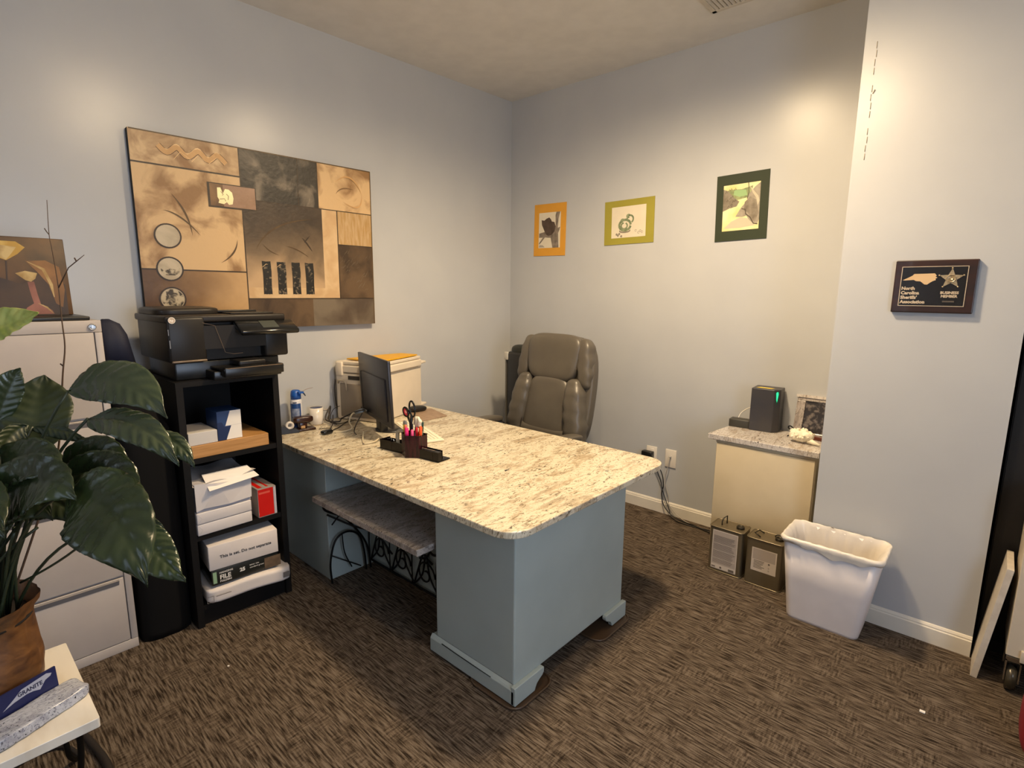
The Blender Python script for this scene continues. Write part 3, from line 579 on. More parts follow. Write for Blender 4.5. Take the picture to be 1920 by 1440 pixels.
def dragon(f, x, y, w_, h_):
    q = lambda u, v: (x+u*w_, y+v*h_)
    def loop(cx, cy, rx, ry, a0, a1, w2, mi=1): f.stroke([q(cx+rx*math.cos(R(a0+(a1-a0)*k/16)), cy+ry*math.sin(R(a0+(a1-a0)*k/16))) for k in range(17)], w2, mi)
    loop(.40, .40, .17, .17, 0, 350, .017); loop(.38, .38, .09, .10, 100, 420, .012); loop(.55, .58, .09, .12, -60, 200, .012); loop(.50, .68, .05, .05, 0, 300, .009); loop(.40, .22, .15, .05, 160, 380, .010, 2); loop(.33, .55, .05, .05, 0, 270, .008)
    for u, v in ((.2, .08), (.16, .12), (.24, .13), (.3, .05)): f.disc(*q(u, v), .008, 2)
    for u, v in ((.72, .2), (.80, .13), (.85, .18), (.9, .14)): loop(u, v, .025, .03, 0, 330, .0025, 2)
def gorge(f, x, y, w_, h_):
    q = lambda pts: [(x+u*w_, y+v*h_) for u, v in pts]
    f.poly(q([(0, .84), (.2, .9), (.5, .88), (.8, .93), (.75, .7), (.4, .66), (.0, .7)]), 1); f.poly(q([(.3, .88), (.62, .86), (.66, .74), (.45, .72), (.28, .78)]), 5)
    f.poly(q([(0, .92), (.12, .88), (.3, .72), (.45, .62), (.38, .52), (.2, .5), (.0, .44)]), 2)
    f.poly(q([(1, .98), (.86, .9), (.7, .76), (.66, .62), (.5, .48), (.36, .30), (.55, .28), (.66, .3), (.8, .12), (.96, .10), (1, .2)]), 3)
    f.poly(q([(.6, .60), (.75, .7), (.9, .62), (.98, .35), (.9, .14), (.78, .22), (.70, .36), (.58, .42)]), 2); f.poly(q([(.70, .95), (.95, .7), (.99, .6), (.95, .5), (.9, .66), (.8, .78)]), 4)
    f.poly(q([(.05, .06), (.25, .20), (.5, .28), (.7, .24), (.9, .08), (.5, .05)]), 4)
    for k in range(12):
        u = .04+.3*rd.random(); v = .48+.4*rd.random(); f.stroke(q([(u, v), (u+.03, v+.05), (u+.05, v+.01)]), .003, 6)
    f.stroke(q([(.52, .46), (.62, .44), (.64, .34), (.76, .26), (.86, .12), (.97, .10)]), .006, 6); f.stroke(q([(.68, 1), (.70, .80), (.66, .66)]), .004, 6)
prn = mat('print_cream', H('d8cdb6'), .6)
mounted('bear_picture', 'orange-mounted picture of a dark bear cub on a branch', .258, .570, 1.830, 2.226, .306, .520, 1.891, 2.160, .8, mat('mount_orange', H('d2952e'), .7), bear, [prn, mat('bear_brown', H('413227'), .7, col2=H('54443a'), nscale=25), mat('bark_grey', H('665b50'), .7, col2=H('8a7c6d'), nscale=30), mat('rock_grey', H('a39a8c'), .7)])
mounted('creature_picture', 'olive-mounted picture of a small coiled green creature', .918, 1.308, 1.886, 2.187, .977, 1.247, 1.931, 2.143, -.8, mat('mount_olive', H('958c30'), .7), dragon, [prn, mat('coil_green', H('5d6a4a'), .7, col2=H('8a9270'), nscale=40), mat('coil_grey', H('857a6c'), .7)])
mounted('landscape_picture', 'dark green-mounted picture of a rocky landscape', 1.727, 2.035, 1.869, 2.261, 1.770, 1.987, 1.929, 2.200, -1.4, mat('mount_green', H('222c14'), .7), gorge, [mat('print_yellow', H('d3c47e'), .6, col2=H('e0d8b0'), nscale=9), mat('hill_green', H('66704a'), .7, col2=H('9aa070'), nscale=20), mat('rock_dark', H('6a5f50'), .7, col2=H('8a8070'), nscale=24), mat('rock_mid', H('8a8072'), .7, col2=H('a09684'), nscale=30), mat('rock_pale', H('bfb49c'), .7), mat('field_green', H('8fae78'), .7), mat('twig_dark', H('4a4030'), .7)])

# ================================================================ plaque on the pier
yq = YP-.001
pq = thing('wall_plaque', 'dark walnut plaque with state outline, star badge and lettering', 'plaque', (2.90, yq, 1.475))
Mq = frame((0, YP-.022, 0), (1, 0, 0), (0, 0, 1))
walnut = mat('walnut', H('1f0e06'), .35, col2=H('301609'), nscale=5, stretch=(1, 1, 8), coat=.3)
obj('board', MB().box(2.760, 3.037, YP-.0215, YP-.0005, 1.475, 1.695), walnut, pq, mod=.004)
obj('plate', MB().box(2.784, 3.007, YP-.0235, YP-.0210, 1.503, 1.669), mat('plate_black', H('171310'), .25), pq)
f = Flat(Mq, t0=.0018); gm = mat('engraved_gold', H('dcb98a'), .3, metal=.3); gs = mat('engraved_silver', H('cbb79c'), .35, metal=.3)
for a in ((2.784, 1.503, 3.007, 1.5055), (2.784, 1.6665, 3.007, 1.669), (2.784, 1.503, 2.7865, 1.669), (3.0045, 1.503, 3.007, 1.669)): f.rect(*a, 1)
f.text('North', 2.790, 1.5715, .0185, 1, .0009); f.text('Carolina', 2.790, 1.5525, .0185, 1, .0009); f.text("Sheriffs'", 2.790, 1.5335, .0185, 1, .0009); f.text('Association', 2.790, 1.5145, .0185, 1, .0009)
f.text('BUSINESS', 2.955, 1.555, .0145, 1, .0007, 'CENTER'); f.text('MEMBER', 2.955, 1.5405, .0145, 1, .0007, 'CENTER'); f.rect(2.935, 1.5205, 2.974, 1.527, 2)
obj('engraving', f.mb, [gm, gs, mat('small_nameplate', H('4e453b'), .4)], pq)
f = Flat(Mq, t0=.003); nc = [(2.791, 1.612), (2.809, 1.622), (2.824, 1.631), (2.829, 1.638), (2.86, 1.6385), (2.899, 1.6395), (2.906, 1.630), (2.902, 1.627), (2.909, 1.622), (2.903, 1.617), (2.905, 1.612), (2.894, 1.607), (2.886, 1.601), (2.877, 1.593), (2.868, 1.594), (2.853, 1.607), (2.838, 1.608), (2.830, 1.613), (2.80, 1.611)]
sm = MB().prism(nc, 0, .002, M=Mq @ Matrix.Translation((0, 0, .0015))); obj('state_shape', sm, gm, pq)
st = MB(); c0 = (2.955, 1.618); sp = []
for k in range(10):
    a = R(90+36*k); r_ = .042 if k % 2 == 0 else .0185; sp.append((c0[0]+r_*math.cos(a), c0[1]+r_*math.sin(a)))
st.prism(sp, 0, .003, M=Mq @ Matrix.Translation((0, 0, .0015)))
for k in range(0, 10, 2): st.lathe([(.0, 0), (.0036, 0), (.0036, .003), (.002, .005), (0, .005)], (0, 0, 0), 10, M=Mq @ Matrix.Translation((sp[k][0], sp[k][1], .0015)))
for r_, z_ in ((.0155, .0052), (.0075, .0066)): st.lathe([(0, 0), (r_, 0), (r_, z_), (r_-.0015, z_), (r_-.002, z_-.001), (0, z_-.001)], (0, 0, 0), 24, M=Mq @ Matrix.Translation((c0[0], c0[1], .0015)))
obj('star_badge', st, mat('badge_metal', H('b7a688'), .35, metal=.5, col2=H('8d7c60'), nscale=160), pq)

# ================================================================ sockets
def plate(name, label, x, z, h=.128, w_=.080):
    t = thing(name, label, 'socket', (x, -.004, z-h/2)); obj('cover_plate', MB().box(x-w_/2, x+w_/2, -.007, -.0005, z-h/2, z+h/2, c=.002), mat('socket_white', H('e0d8cc'), .35), t); return t
s1 = plate('power_socket', 'white wall socket holding the black plug by the desk corner', 1.382, .405)
obj('receptacle', MB().box(1.366, 1.398, -.009, -.006, .415, .455, c=.001).box(1.366, 1.398, -.009, -.006, .355, .395, c=.001), mat('socket_white', H('e0d8cc')), s1)
s2 = plate('data_socket', 'white cable socket right of the plugged power socket', 1.528, .408)
obj('jack', MB().lathe([(.0, 0), (.007, 0), (.007, .012), (.004, .014), (0, .014)], n=12, M=Matrix.Translation((1.528, -.006, .420)) @ Matrix.Rotation(R(90), 4, 'X')), chrome, s2)
plug = thing('power_plug', 'black power adapter plugged into the wall socket with hanging cords', 'plug', (1.37, -.03, .38))
obj('adapter', MB().box(1.325, 1.405, -.055, -.009, .395, .437, c=.006).box(1.375, 1.41, -.04, -.009, .35, .392, c=.005), blackp, plug)
obj('cord', MB().tube(smooth_path([(1.40, -.045, .42), (1.44, -.05, .38), (1.485, -.04, .30), (1.50, -.035, .22), (1.49, -.035, .14), (1.53, -.05, .06), (1.62, -.06, .012), (1.75, -.08, .008), (1.88, -.12, .01), (1.95, -.16, .02), (1.965, -.20, .03)]), .0035, 6), blackp, plug)
obj('cord', MB().tube(smooth_path([(1.40, -.035, .37), (1.435, -.035, .33), (1.475, -.03, .24), (1.495, -.03, .17), (1.55, -.045, .07), (1.60, -.07, .01), (1.70, -.10, .006), (1.86, -.08, .006), (1.965, -.13, .006)]), .0032, 6), blackp, plug)
top('data_cable', 'thin pale cable hanging from the data socket to the floor', 'cable', MB().tube(smooth_path([(1.528, -.018, .42), (1.524, -.03, .36), (1.505, -.026, .25), (1.535, -.026, .15), (1.55, -.03, .08), (1.66, -.05, .012), (1.86, -.11, .006), (1.965, -.15, .006)]), .0028, 6), mat('cable_pale', H('a79f94'), .5))

# ================================================================ low cabinet in the alcove
sc = thing('low_cabinet', 'cream metal low cabinet topped by a granite slab in the alcove', 'cabinet', (2.24, -.22, 0))
cm = mat('cabinet_cream', H('cdbd9f'), .38, col2=H('c8b899'))
obj('carcass', MB().box(1.980, 2.503, -.375, -.04, 0, .712), cm, sc, mod=.003)
obj('door', MB().box(1.984, 2.499, -.392, -.374, .03, .694, c=.003), cm, sc); obj('top_rail', MB().box(1.980, 2.503, -.388, -.374, .696, .712, c=.001), cm, sc)
sl = []; rd = random.Random(5); base = [(1.934, -.405), (2.10, -.403), (2.3, -.405), (2.517, -.405), (2.517, -.03), (2.2, -.03), (1.985, -.03), (1.955, -.15), (1.94, -.3)]
top('granite_slab', 'rough-edged grey granite slab lying on the cream low cabinet', 'slab', MB().prism(base, .7125, .745), gran2, mod=.004)
up_ = thing('backup_battery', 'upright dark grey box with green light and yellow sticker', 'battery', (2.13, -.07, .745))
gy = mat('battery_grey', H('35343a'), .4, col2=H('3d3a3a')); Mu = Matrix.Translation((2.078, -.155, .7455)) @ Matrix.Rotation(R(4), 4, 'Z')
bpoly = [(0, 0), (.125, 0), (.155, .03), (.155, .13), (0, .13)]
obj('housing', MB().prism(bpoly, 0, .255, M=Mu), gy, up_, mod=.004)
f = Flat(Mu @ Matrix.Translation((0, 0, .2555)), t0=.0008); f.poly([(.018, .025), (.105, .02), (.118, .05), (.035, .058)], 0); obj('sticker', f.mb, mat('sticker_yellow', H('e7c64c'), .5), up_)
a = Vector((.125, 0, 0)); b = Vector((.155, .03, 0)); m_ = frame(a, b-a, (0, 0, 1)); f = Flat(Mu @ m_, t0=.0008)
f.poly([(.006, .235), (.012, .246), (.026, .246), (.032, .232), (.026, .19), (.019, .165), (.012, .19)], 1); f.poly([(.012, .235), (.016, .242), (.024, .242), (.027, .230), (.021, .18), (.016, .195)], 0)
obj('status_light', f.mb, [mat('green_light', H('2fd79a'), .3, emit=H('2fe0a0'), estr=1.0), mat('green_dark', H('0b5a40'), .3)], up_)
top('power_brick', 'small dark power brick lying left of the grey battery box', 'adapter', MB().box(0, .118, 0, .07, 0, .048, M=Matrix.Translation((1.958, -.15, .7455)) @ Matrix.Rotation(R(4), 4, 'Z'), c=.004), mat('brick_dark', H('3a3832'), .45))
top('white_cable', 'thin white cable looping behind the power brick', 'cable', MB().tube(smooth_path([(1.998, -.105, .797), (2.005, -.08, .825), (2.035, -.055, .853), (2.075, -.05, .866), (2.09, -.05, .86)]), .0028, 6), mat('cable_white', H('d5cec2'), .5))
gf = thing('granite_frame', 'grey granite picture frame leaning in the alcove corner', 'frame', (2.41, -.05, .745))
Mg = frame((2.300, -.085, .7455), (1, 0, 0), (0, .06, .23)); Wg, Hg = .215, .232
fr = MB(); 
for a in ((0, Wg, Hg-.030, Hg), (0, Wg, 0, .022), (0, .045, .022, Hg-.030), (Wg-.045, Wg, .022, Hg-.030)): fr.box(a[0], a[1], a[2], a[3], -.02, .0, M=Mg)
obj('border', fr, gran3, gf, mod=.003)
obj('inset', MB().box(.045, Wg-.045, .022, Hg-.030, -.018, -.008, M=Mg), mat('inset_dark', H('2a2524'), .3, col2=H('6d645e'), nscale=40, contrast=(.48, .62)), gf)
obj('top_edge', MB().box(-.006, Wg, Hg-.012, Hg+.004, -.026, .006, M=Mg), gran2, gf)
top('reddish_strip', 'dark reddish strip in front of the granite frame', 'ornament', MB().box(0, .17, 0, .02, 0, .022, M=Matrix.Translation((2.345, -.135, .7455)) @ Matrix.Rotation(R(-8), 4, 'Z'), c=.003), mat('rosewood', H('5a2a1c'), .35))
ck = MB(); ck.tube(smooth_path([(2.325, -.15, .752), (2.318, -.155, .775), (2.300, -.16, .795), (2.303, -.158, .808), (2.318, -.155, .80), (2.335, -.15, .775), (2.345, -.15, .755)]), .004, 6); ck.tube(smooth_path([(2.30, -.17, .750), (2.32, -.18, .762), (2.345, -.175, .764), (2.36, -.17, .750)]), .004, 6)
top('black_clip', 'black looped clip lying beside the white shell', 'clip', ck, blackgloss)
sh = MB(); rd = random.Random(11)
cs = Vector((2.39, -.25, .785))
sh.puff(cs, (.062, .036, .032), 2.4, 8, warp=lambda p: p+Vector((0, 0, .008*math.sin(p.x*120)*math.cos(p.y*90))))
for k in range(46):
    a = rd.random()*6.283; e_ = rd.uniform(-.35, 1.5); d = Vector((math.cos(a)*math.cos(e_), math.sin(a)*math.cos(e_), math.sin(e_))); b = cs+Vector((d.x*.056, d.y*.032, d.z*.028)); t = b+d*rd.uniform(.008, .017)
    if t.z < .749: continue
    sh.tube([b, (b+t)/2+Vector((0, 0, .001)), t], [.0085, .007, .003], 6)
sh.tube([(2.43, -.255, .765), (2.455, -.268, .760), (2.49, -.285, .757)], [.02, .012, .004], 8)
obj_shell = top('knobbly_shell', 'white knobbly seashell on the granite slab of the low cabinet', 'shell', sh, mat('shell_white', H('efe6cf'), .5, bump=.4, bscale=90))

# ================================================================ solvent cans
tin = mat('tin', H('867a64'), .35, metal=.65, col2=H('756a54'), nscale=4, bump=.08, bscale=12); dtin = mat('tin_dark', H('3a352c'), .4, metal=.6)
def can(x, y, label, lab, up_handle, rot):
    M = Matrix.Translation((x, y, 0)) @ Matrix.Rotation(R(rot), 4, 'Z'); t = thing('metal_can', label, 'can', (x+.09, y+.06, 0), group='metal cans in front of the low cabinet')
    W_, D_, H_ = .182, .125, .265
    obj('body', MB().prism(rrect(0, W_, 0, D_, .016, ('se', 'ne', 'nw', 'sw'), 4), .003, H_-.004, M=M, smooth=False), tin, t)
    rim = MB(); 
    for z in (.003, H_-.003): rim.tube([(*p, z) for p in rrect(-.001, W_+.001, -.001, D_+.001, .016, ('se', 'ne', 'nw', 'sw'), 4)], .0032, 6, closed=True, M=M)
    obj('rim', rim, tin, t); obj('lid', MB().prism(rrect(0, W_, 0, D_, .016, ('se', 'ne', 'nw', 'sw'), 4), H_-.006, H_-.003, M=M), tin, t)
    cap = MB().lathe([(0, 0), (.021, 0), (.021, .012), (.019, .014), (.016, .014), (.015, .011), (0, .011)], (.145, .065, H_-.003), 20, M=M); obj('cap', cap, dtin, t)
    if up_handle: h = [(.050, .045, H_-.003), (.050, .045, H_+.018), (.052, .060, H_+.034), (.062, .085, H_+.042), (.062, .088, H_-.003)]
    else: h = [(.06, .095, H_+.001), (.035, .092, H_+.012), (.028, .04, H_+.014), (.060, .03, H_+.001)]
    hm = MB(); hm.tube(h, .0035, 6, M=M); obj('wire_handle', hm, dtin, t)
    if not up_handle: obj('cap_ring', MB().tube([(.145+.022*math.cos(a), .065, H_+.010+.016*math.sin(a)) for a in [math.pi*k/8 for k in range(9)]], .003, 6, M=M), dtin, t)
    Mf = M @ frame((0, -.0008, 0), (1, 0, 0), (0, 0, 1)); f = Flat(Mf)
    if lab == 0:
        f.rect(.020, .018, .158, .245, 0); f.rect(.024, .045, .154, .240, 1)
        for k in range(24): f.rect(.028, .055+k*.0068, .128+.02*rd.random(), .0572+k*.0068, 2)
        for k in (4, 11, 17): f.rect(.028, .052+k*.0068, .150, .0552+k*.0068, 0)
        f.rect(.024, .026, .045, .032, 2); f.disc(.075, .030, .006, 2); f.rect(.118, .022, .148, .036, 2)
    else:
        f.rect(.032, .085, .158, .215, 0); f.rect(.038, .150, .152, .210, 1)
        for k in range(6): f.rect(.045, .102+k*.008, .045+.055*rd.uniform(.7, 1), .1055+k*.008, 2)
        f.disc(.122, .140, .005, 2); f.disc(.122, .118, .004, 1); f.disc(.122, .103, .004, 1)
    obj('label_sheet', f.mb, [mat('label_cream', H('c9bcae'), .6), mat('label_grey', H('aa9d92'), .6), mat('label_print', H('665c52'), .6)], t)
can(2.046, -.562, 'tall metal can with large text label and raised wire handle', 0, True, 0)
can(2.250, -.568, 'metal can with small square label, right next to the bin', 1, False, 0)

# ================================================================ waste bin
wb_ = thing('waste_bin', 'white plastic waste bin lined with a thin bag', 'bin', (2.67, -.66, 0))
def binring(t, ins=0): # t 0..1 height
    x0, x1 = 2.512-.030*t+ins, 2.815+.062*t-ins; y0, y1 = -.752-.062*t+ins, -.548-.020*t-ins*.3; return rrect(x0, x1, y0, y1, .035, ('se', 'ne', 'nw', 'sw'), 5)
HB = .425
def shell_(ts, ins, mb):
    vs = []; fs = []; n = None
    for t in ts:
        r_ = binring(t, ins); n = len(r_); vs += [(x, y, t*HB) for x, y in r_]
    for j in range(len(ts)-1):
        for k in range(n): fs.append((j*n+k, j*n+(k+1) % n, (j+1)*n+(k+1) % n, (j+1)*n+k))
    return vs, fs, n
mb = MB(); vs, fs, n = shell_([0.0, .03, .5, .98], 0, mb); fs.append(tuple(range(n))[::-1]); mb.add(vs, fs, 0, True)
wbo = obj('tub', mb, mat('bin_white', H('e6ddda'), .42), wb_); q = wbo.modifiers.new('s', 'SOLIDIFY'); q.thickness = .0025; q.offset = -1
def linersurf():
    mb = MB(); rows = [(.25, .012), (.5, .008), (.8, .005), (.97, .003), (1.015, 0), (1.02, -.006), (.99, -.011), (.95, -.010), (.915, -.007)]; vs = []; fs = []; rd = random.Random(2)
    for j, (t, ins) in enumerate(rows):
        r_ = binring(min(t, 1), ins); n = len(r_)
        for k, (x, y) in enumerate(r_): 
            wv_ = .004*math.sin(k*1.7+j)+.003*rd.random(); z = t*HB+(.008*math.sin(k*.9)+.01*rd.random() if j == len(rows)-1 else .002*math.sin(k*2.1)); vs.append((x+(wv_ if j < 4 else wv_*.5), y+(wv_*.8 if j < 4 else -abs(wv_)*.4), z))
    return vs, n, rows
# denser liner: resample the ring
def dense(ring, m=96):
    P = [Vector((x, y)) for x, y in ring]; L_ = [0]
    for i in range(len(P)): L_.append(L_[-1]+(P[(i+1) % len(P)]-P[i]).length)
    out = []
    for k in range(m):
        s = L_[-1]*k/m; i = max(j for j in range(len(P)) if L_[j] <= s); t = (s-L_[i])/max(1e-9, L_[i+1]-L_[i]); out.append(P[i].lerp(P[(i+1) % len(P)], t))
    return out
mb = MB(); vs = []; fs = []; rd = random.Random(2); rows = [(.10, .034), (.35, .026), (.6, .021), (.85, .021), (.97, .013), (1.012, 0), (1.018, -.006), (.99, -.0105), (.955, -.0095), (.93, -.007)]; m_ = 96
ph = [rd.random()*6.28 for _ in range(6)]
for j, (t, ins) in enumerate(rows):
    for k, p in enumerate(dense(binring(min(t, 1), ins), m_)):
        a = 2*math.pi*k/m_; wr = .0022*math.sin(19*a+ph[0]+j)+.002*math.sin(31*a+ph[1]-j*1.3)+.0015*math.sin(7*a+j*2); c_ = Vector((2.665, -.665)); d = (p-c_).normalized()
        fac = 1.6 if j < 4 else .7; z = t*HB+.0015*math.sin(23*a+j)
        if j == len(rows)-1: z += .012*math.sin(3*a+ph[2])+.006*math.sin(11*a+ph[3])
        if j >= 7: wr = abs(wr)
        vs.append((p.x+d.x*wr*fac-(d.x*.003 if j < 4 else 0), p.y+d.y*wr*fac-(d.y*.003 if j < 4 else 0), z))
for j in range(len(rows)-1):
    for k in range(m_): fs.append((j*m_+k, j*m_+(k+1) % m_, (j+1)*m_+(k+1) % m_, (j+1)*m_+k))
fs.append(tuple(range(m_))[::-1])
mb.add(vs, fs, 0, True); obj('bag_liner', mb, mat('liner_white', H('e6ddd0'), .3, bump=.3, bscale=40), wb_)

# ================================================================ on the desk
DZ = .7255
cn = thing('spray_can', 'blue and white air duster can with a thin straw, beside the bookcase', 'can', (.05, -1.93, DZ))
c0 = (.045, -1.955, DZ)
obj('body', MB().lathe([(.0, .0), (.031, .0), (.033, .004), (.033, .165), (.030, .176), (.026, .182), (0, .182)], c0, 28), mat('can_white', H('d8d6d8'), .35), cn)
def wrap(c, r, a0, a1, z0, z1, n=14):
    return lambda u, v: (c[0]+r*math.cos(R(a0+(a1-a0)*u)), c[1]+r*math.sin(R(a0+(a1-a0)*u)), c[2]+z0+(z1-z0)*v)
lb_ = MB().grid(wrap(c0, .0334, -110, 22, .012, .155), 14, 1); lb_.grid(wrap(c0, .0337, -75, 5, .075, .125), 10, 1, 1); lb_.grid(wrap(c0, .0337, -75, 10, .022, .066), 10, 1, 2); lb_.grid(wrap(c0, .0338, -60, -20, .158, .164), 6, 1, 2)
obj('label', lb_, [mat('can_blue', H('24467f'), .3), mat('can_grey_photo', H('6d7896'), .4, col2=H('9aa3b8'), nscale=40), mat('can_navy', H('16224a'), .3)], cn)
obj('cap', MB().lathe([(0, .18), (.030, .18), (.030, .205), (.026, .228), (.018, .234), (0, .234)], c0, 24).box(c0[0]+.015, c0[0]+.045, c0[1]-.002, c0[1]+.030, c0[2]+.216, c0[2]+.226), mat('cap_blue', H('1f56a8'), .35), cn)
obj('trigger', MB().tube([(c0[0]+.02, c0[1]+.030, c0[2]+.222), (c0[0]+.028, c0[1]+.042, c0[2]+.205), (c0[0]+.03, c0[1]+.046, c0[2]+.195)], [.005, .004, .003], 6), mat('trigger_dark', H('1c2a3c'), .4), cn)
obj('straw', MB().tube(smooth_path([(c0[0]+.02, c0[1]+.032, c0[2]+.224), (c0[0]+.01, c0[1]+.07, c0[2]+.232), (c0[0]-.01, c0[1]+.115, c0[2]+.232)]), .0013, 5), mat('straw_red', H('8a6a55'), .4), cn)
mg = thing('mug', 'white ceramic mug with dark blue inside, left of the printer', 'mug', (.02, -1.825, DZ)); c0 = (.03, -1.822, DZ)
obj('body', MB().lathe([(0, .0), (.036, .0), (.040, .004), (.041, .105), (.0385, .105), (.037, .012), (0, .010)], c0, 28), mat('mug_white', H('e2d9cc'), .2), mg)
obj('inside', MB().lathe([(.0378, .1045), (.0370, .06), (0, .06)], c0, 28), mat('mug_blue', H('1a2c5a'), .2), mg)
obj('handle', MB().tube(smooth_path([(c0[0]+.01, c0[1]+.040, DZ+.082), (c0[0]+.02, c0[1]+.066, DZ+.080), (c0[0]+.022, c0[1]+.074, DZ+.055), (c0[0]+.018, c0[1]+.062, DZ+.026), (c0[0]+.01, c0[1]+.039, DZ+.020)]), .0055, 8), mat('mug_handle', H('8d8376'), .25), mg)
# dark tape dispenser and stamps
td = thing('desk_stamper', 'dark red-brown desk stamp standing in front of the white mug', 'stamp', (.10, -1.95, DZ)); dm = mat('stamp_brown', H('2f160f'), .25); 
Ms = Matrix.Translation((.115, -1.965, DZ)) @ Matrix.Rotation(R(80), 4, 'Z')
obj('base', MB().box(-.045, .075, -.035, .035, 0, .014, M=Ms, c=.004), dm, td); obj('stem', MB().box(-.018, .03, -.022, .022, .014, .052, M=Ms, c=.006), dm, td)
obj('head', MB().puff((.010, 0, .066), (.058, .028, .020), 4, 6, 0, Ms), dm, td); obj('brass_button', MB().box(-.012, .012, -.0365, -.028, .018, .034, M=Ms, c=.002), mat('brass_tan', H('b08a5c'), .4), td)
ts = thing('tape_dispenser', 'small black tape dispenser with white roll under the spray can', 'dispenser', (.10, -2.06, DZ)); Mt = Matrix.Translation((.13, -2.045, DZ)) @ Matrix.Rotation(R(75), 4, 'Z')
obj('body', MB().prism([(-.05, 0), (.05, 0), (.055, .012), (.03, .03), (.0, .022), (-.03, .05), (-.05, .045)], -.016, .016, M=Mt @ Matrix.Rotation(R(90), 4, 'X')), blackp, ts, mod=.002)
obj('tape_roll', MB().lathe([(.011, -.008), (.024, -.008), (.024, .008), (.011, .008), (.011, -.008)], n=20, M=Mt @ Matrix.Translation((.002, 0, .046)) @ Matrix.Rotation(R(90), 4, 'X')), mat('tape_white', H('cfc7bd'), .4), ts)
# black small box on cable
bx = thing('cable_receiver', 'small black oval receiver at the end of a cable on the desk', 'receiver', (.30, -1.90, DZ))
obj('body', MB().puff((.30, -1.905, DZ+.013), (.022, .036, .0125), 3, 6), blackgloss, bx)
obj('cord', MB().tube(smooth_path([(.29, -1.87, DZ+.015), (.26, -1.86, DZ+.02), (.22, -1.90, DZ+.015), (.20, -1.90, DZ+.008)]), .0022, 6), blackp, bx)
# monitor
mo = thing('monitor', 'thin black computer monitor seen from behind on the desk', 'monitor', (.34, -1.56, DZ))
mu = Vector((-.9626, .271, 0)); mb_ = Vector((.728, -1.756, .800)); mt = Vector((-.10*.271, -.10*.9626, 0))
Mm = frame(mb_, mu, (-.012, -.04, 1))           # x along the back, y up; normal points to the far side or camera side
nn = (Mm.to_3x3() @ Vector((0, 0, 1)))
sgn = -1 if nn.y > 0 else 1                       # camera side is -y
def mz(a, b): return (min(a*sgn, b*sgn), max(a*sgn, b*sgn))
z0, z1 = mz(-.018, .0)
obj('screen_shell', MB().box(0, .534, 0, .376, z0, z1, M=Mm, c=.004), mat('monitor_shell', H('2a2930'), .35), mo)
z0, z1 = mz(-.001, .006); obj('rear_cover', MB().box(.05, .48, .03, .27, z0, z1, M=Mm, c=.008), mat('monitor_shell', H('2a2930')), mo)
z0, z1 = mz(-.0192, -.0175); obj('screen', MB().box(.01, .524, .012, .366, z0, z1, M=Mm), mat('screen_black', H('0a0b10'), .1), mo)
z0, z1 = mz(-.06, -.015); obj('stand_neck', MB().box(.24, .32, -.072, .10, z0, z1, M=Mm, c=.004), blackp, mo)
pc = Mm @ Vector((.28, 0, -.05*sgn)); obj('stand_base', MB().lathe([(0, 0), (.10, 0), (.10, .006), (.03, .011), (0, .011)], (pc.x+.0, pc.y+.06, DZ), 28), blackp, mo)
# ports and cables on the back near the far bottom corner
def mp_(x, y, z=.02): return Mm @ Vector((x, y, z*sgn))
obj('port_block', MB().box(.36, .47, .025, .045, *mz(.015, .026), M=Mm, c=.003), blackgloss, mo)
p0 = mp_(.42, .03, .035)
vg = thing('video_cable', 'pale grey video cable with light blue plug curving over the desk', 'cable', tuple(p0))
q0 = mp_(.44, .028, .024); q1 = mp_(.50, .006, .05)
obj('plug', MB().tube([q0, q1], .012, 8), mat('vga_blue', H('9db0c4'), .4), vg)
obj('cord', MB().tube(smooth_path([q1, (.24, -1.70, .80), (.27, -1.74, .765), (.33, -1.76, .738), (.33, -1.83, DZ+.004), (.31, -1.86, DZ+.004)]), .0048, 8), mat('cable_beige', H('cbbd9f'), .45), vg)
bk = mat('cable_black', H('241c14'), .45)
def cab(label, pts, r=.003, m=None): return top('cable', label, 'cable', MB().tube(smooth_path(pts, 7), r, 6), m or bk, group=None)
cab('thick black cable running from the monitor towards the mug', [tuple(mp_(.40, .04, .03)), (.24, -1.68, .81), (.12, -1.70, .755), (.15, -1.74, .745), (.10, -1.80, .76), (.07, -1.75, .83), (.06, -1.745, .80), (.09, -1.77, .745), (.16, -1.76, .735)], .0045)
cab('thin black cable making a V behind the black receiver', [(.12, -1.76, DZ+.06), (.18, -1.80, DZ+.02), (.26, -1.86, DZ+.006), (.24, -1.80, DZ+.006), (.16, -1.70, DZ+.006), (.15, -1.62, DZ+.01)], .003)
cab('thin dark cable looping below the white printer', [(.02, -1.60, .86), (.015, -1.61, .80), (.05, -1.62, .745), (.12, -1.66, DZ+.004), (.13, -1.74, DZ+.004), (.07, -1.75, DZ+.03), (.02, -1.70, DZ+.07), (.015, -1.65, DZ+.085)], .0022)
cab('black power cord hanging down behind the white printer', [(.0, -1.665, .985), (-.005, -1.67, .93), (-.01, -1.665, .86), (-.01, -1.655, .80), (.0, -1.63, DZ+.01)], .0045)
cab('short black cable below the monitor edge', [(.32, -1.68, DZ+.09), (.33, -1.73, DZ+.03), (.37, -1.77, DZ+.004), (.44, -1.80, DZ+.003)], .0032)
cab('white cable end lying left of the pen organizer', [(.50, -1.79, DZ+.03), (.57, -1.84, DZ+.004), (.64, -1.875, DZ+.004), (.66, -1.83, DZ+.008), (.66, -1.795, DZ+.02)], .0045, mat('cable_beige', H('cbbd9f')))
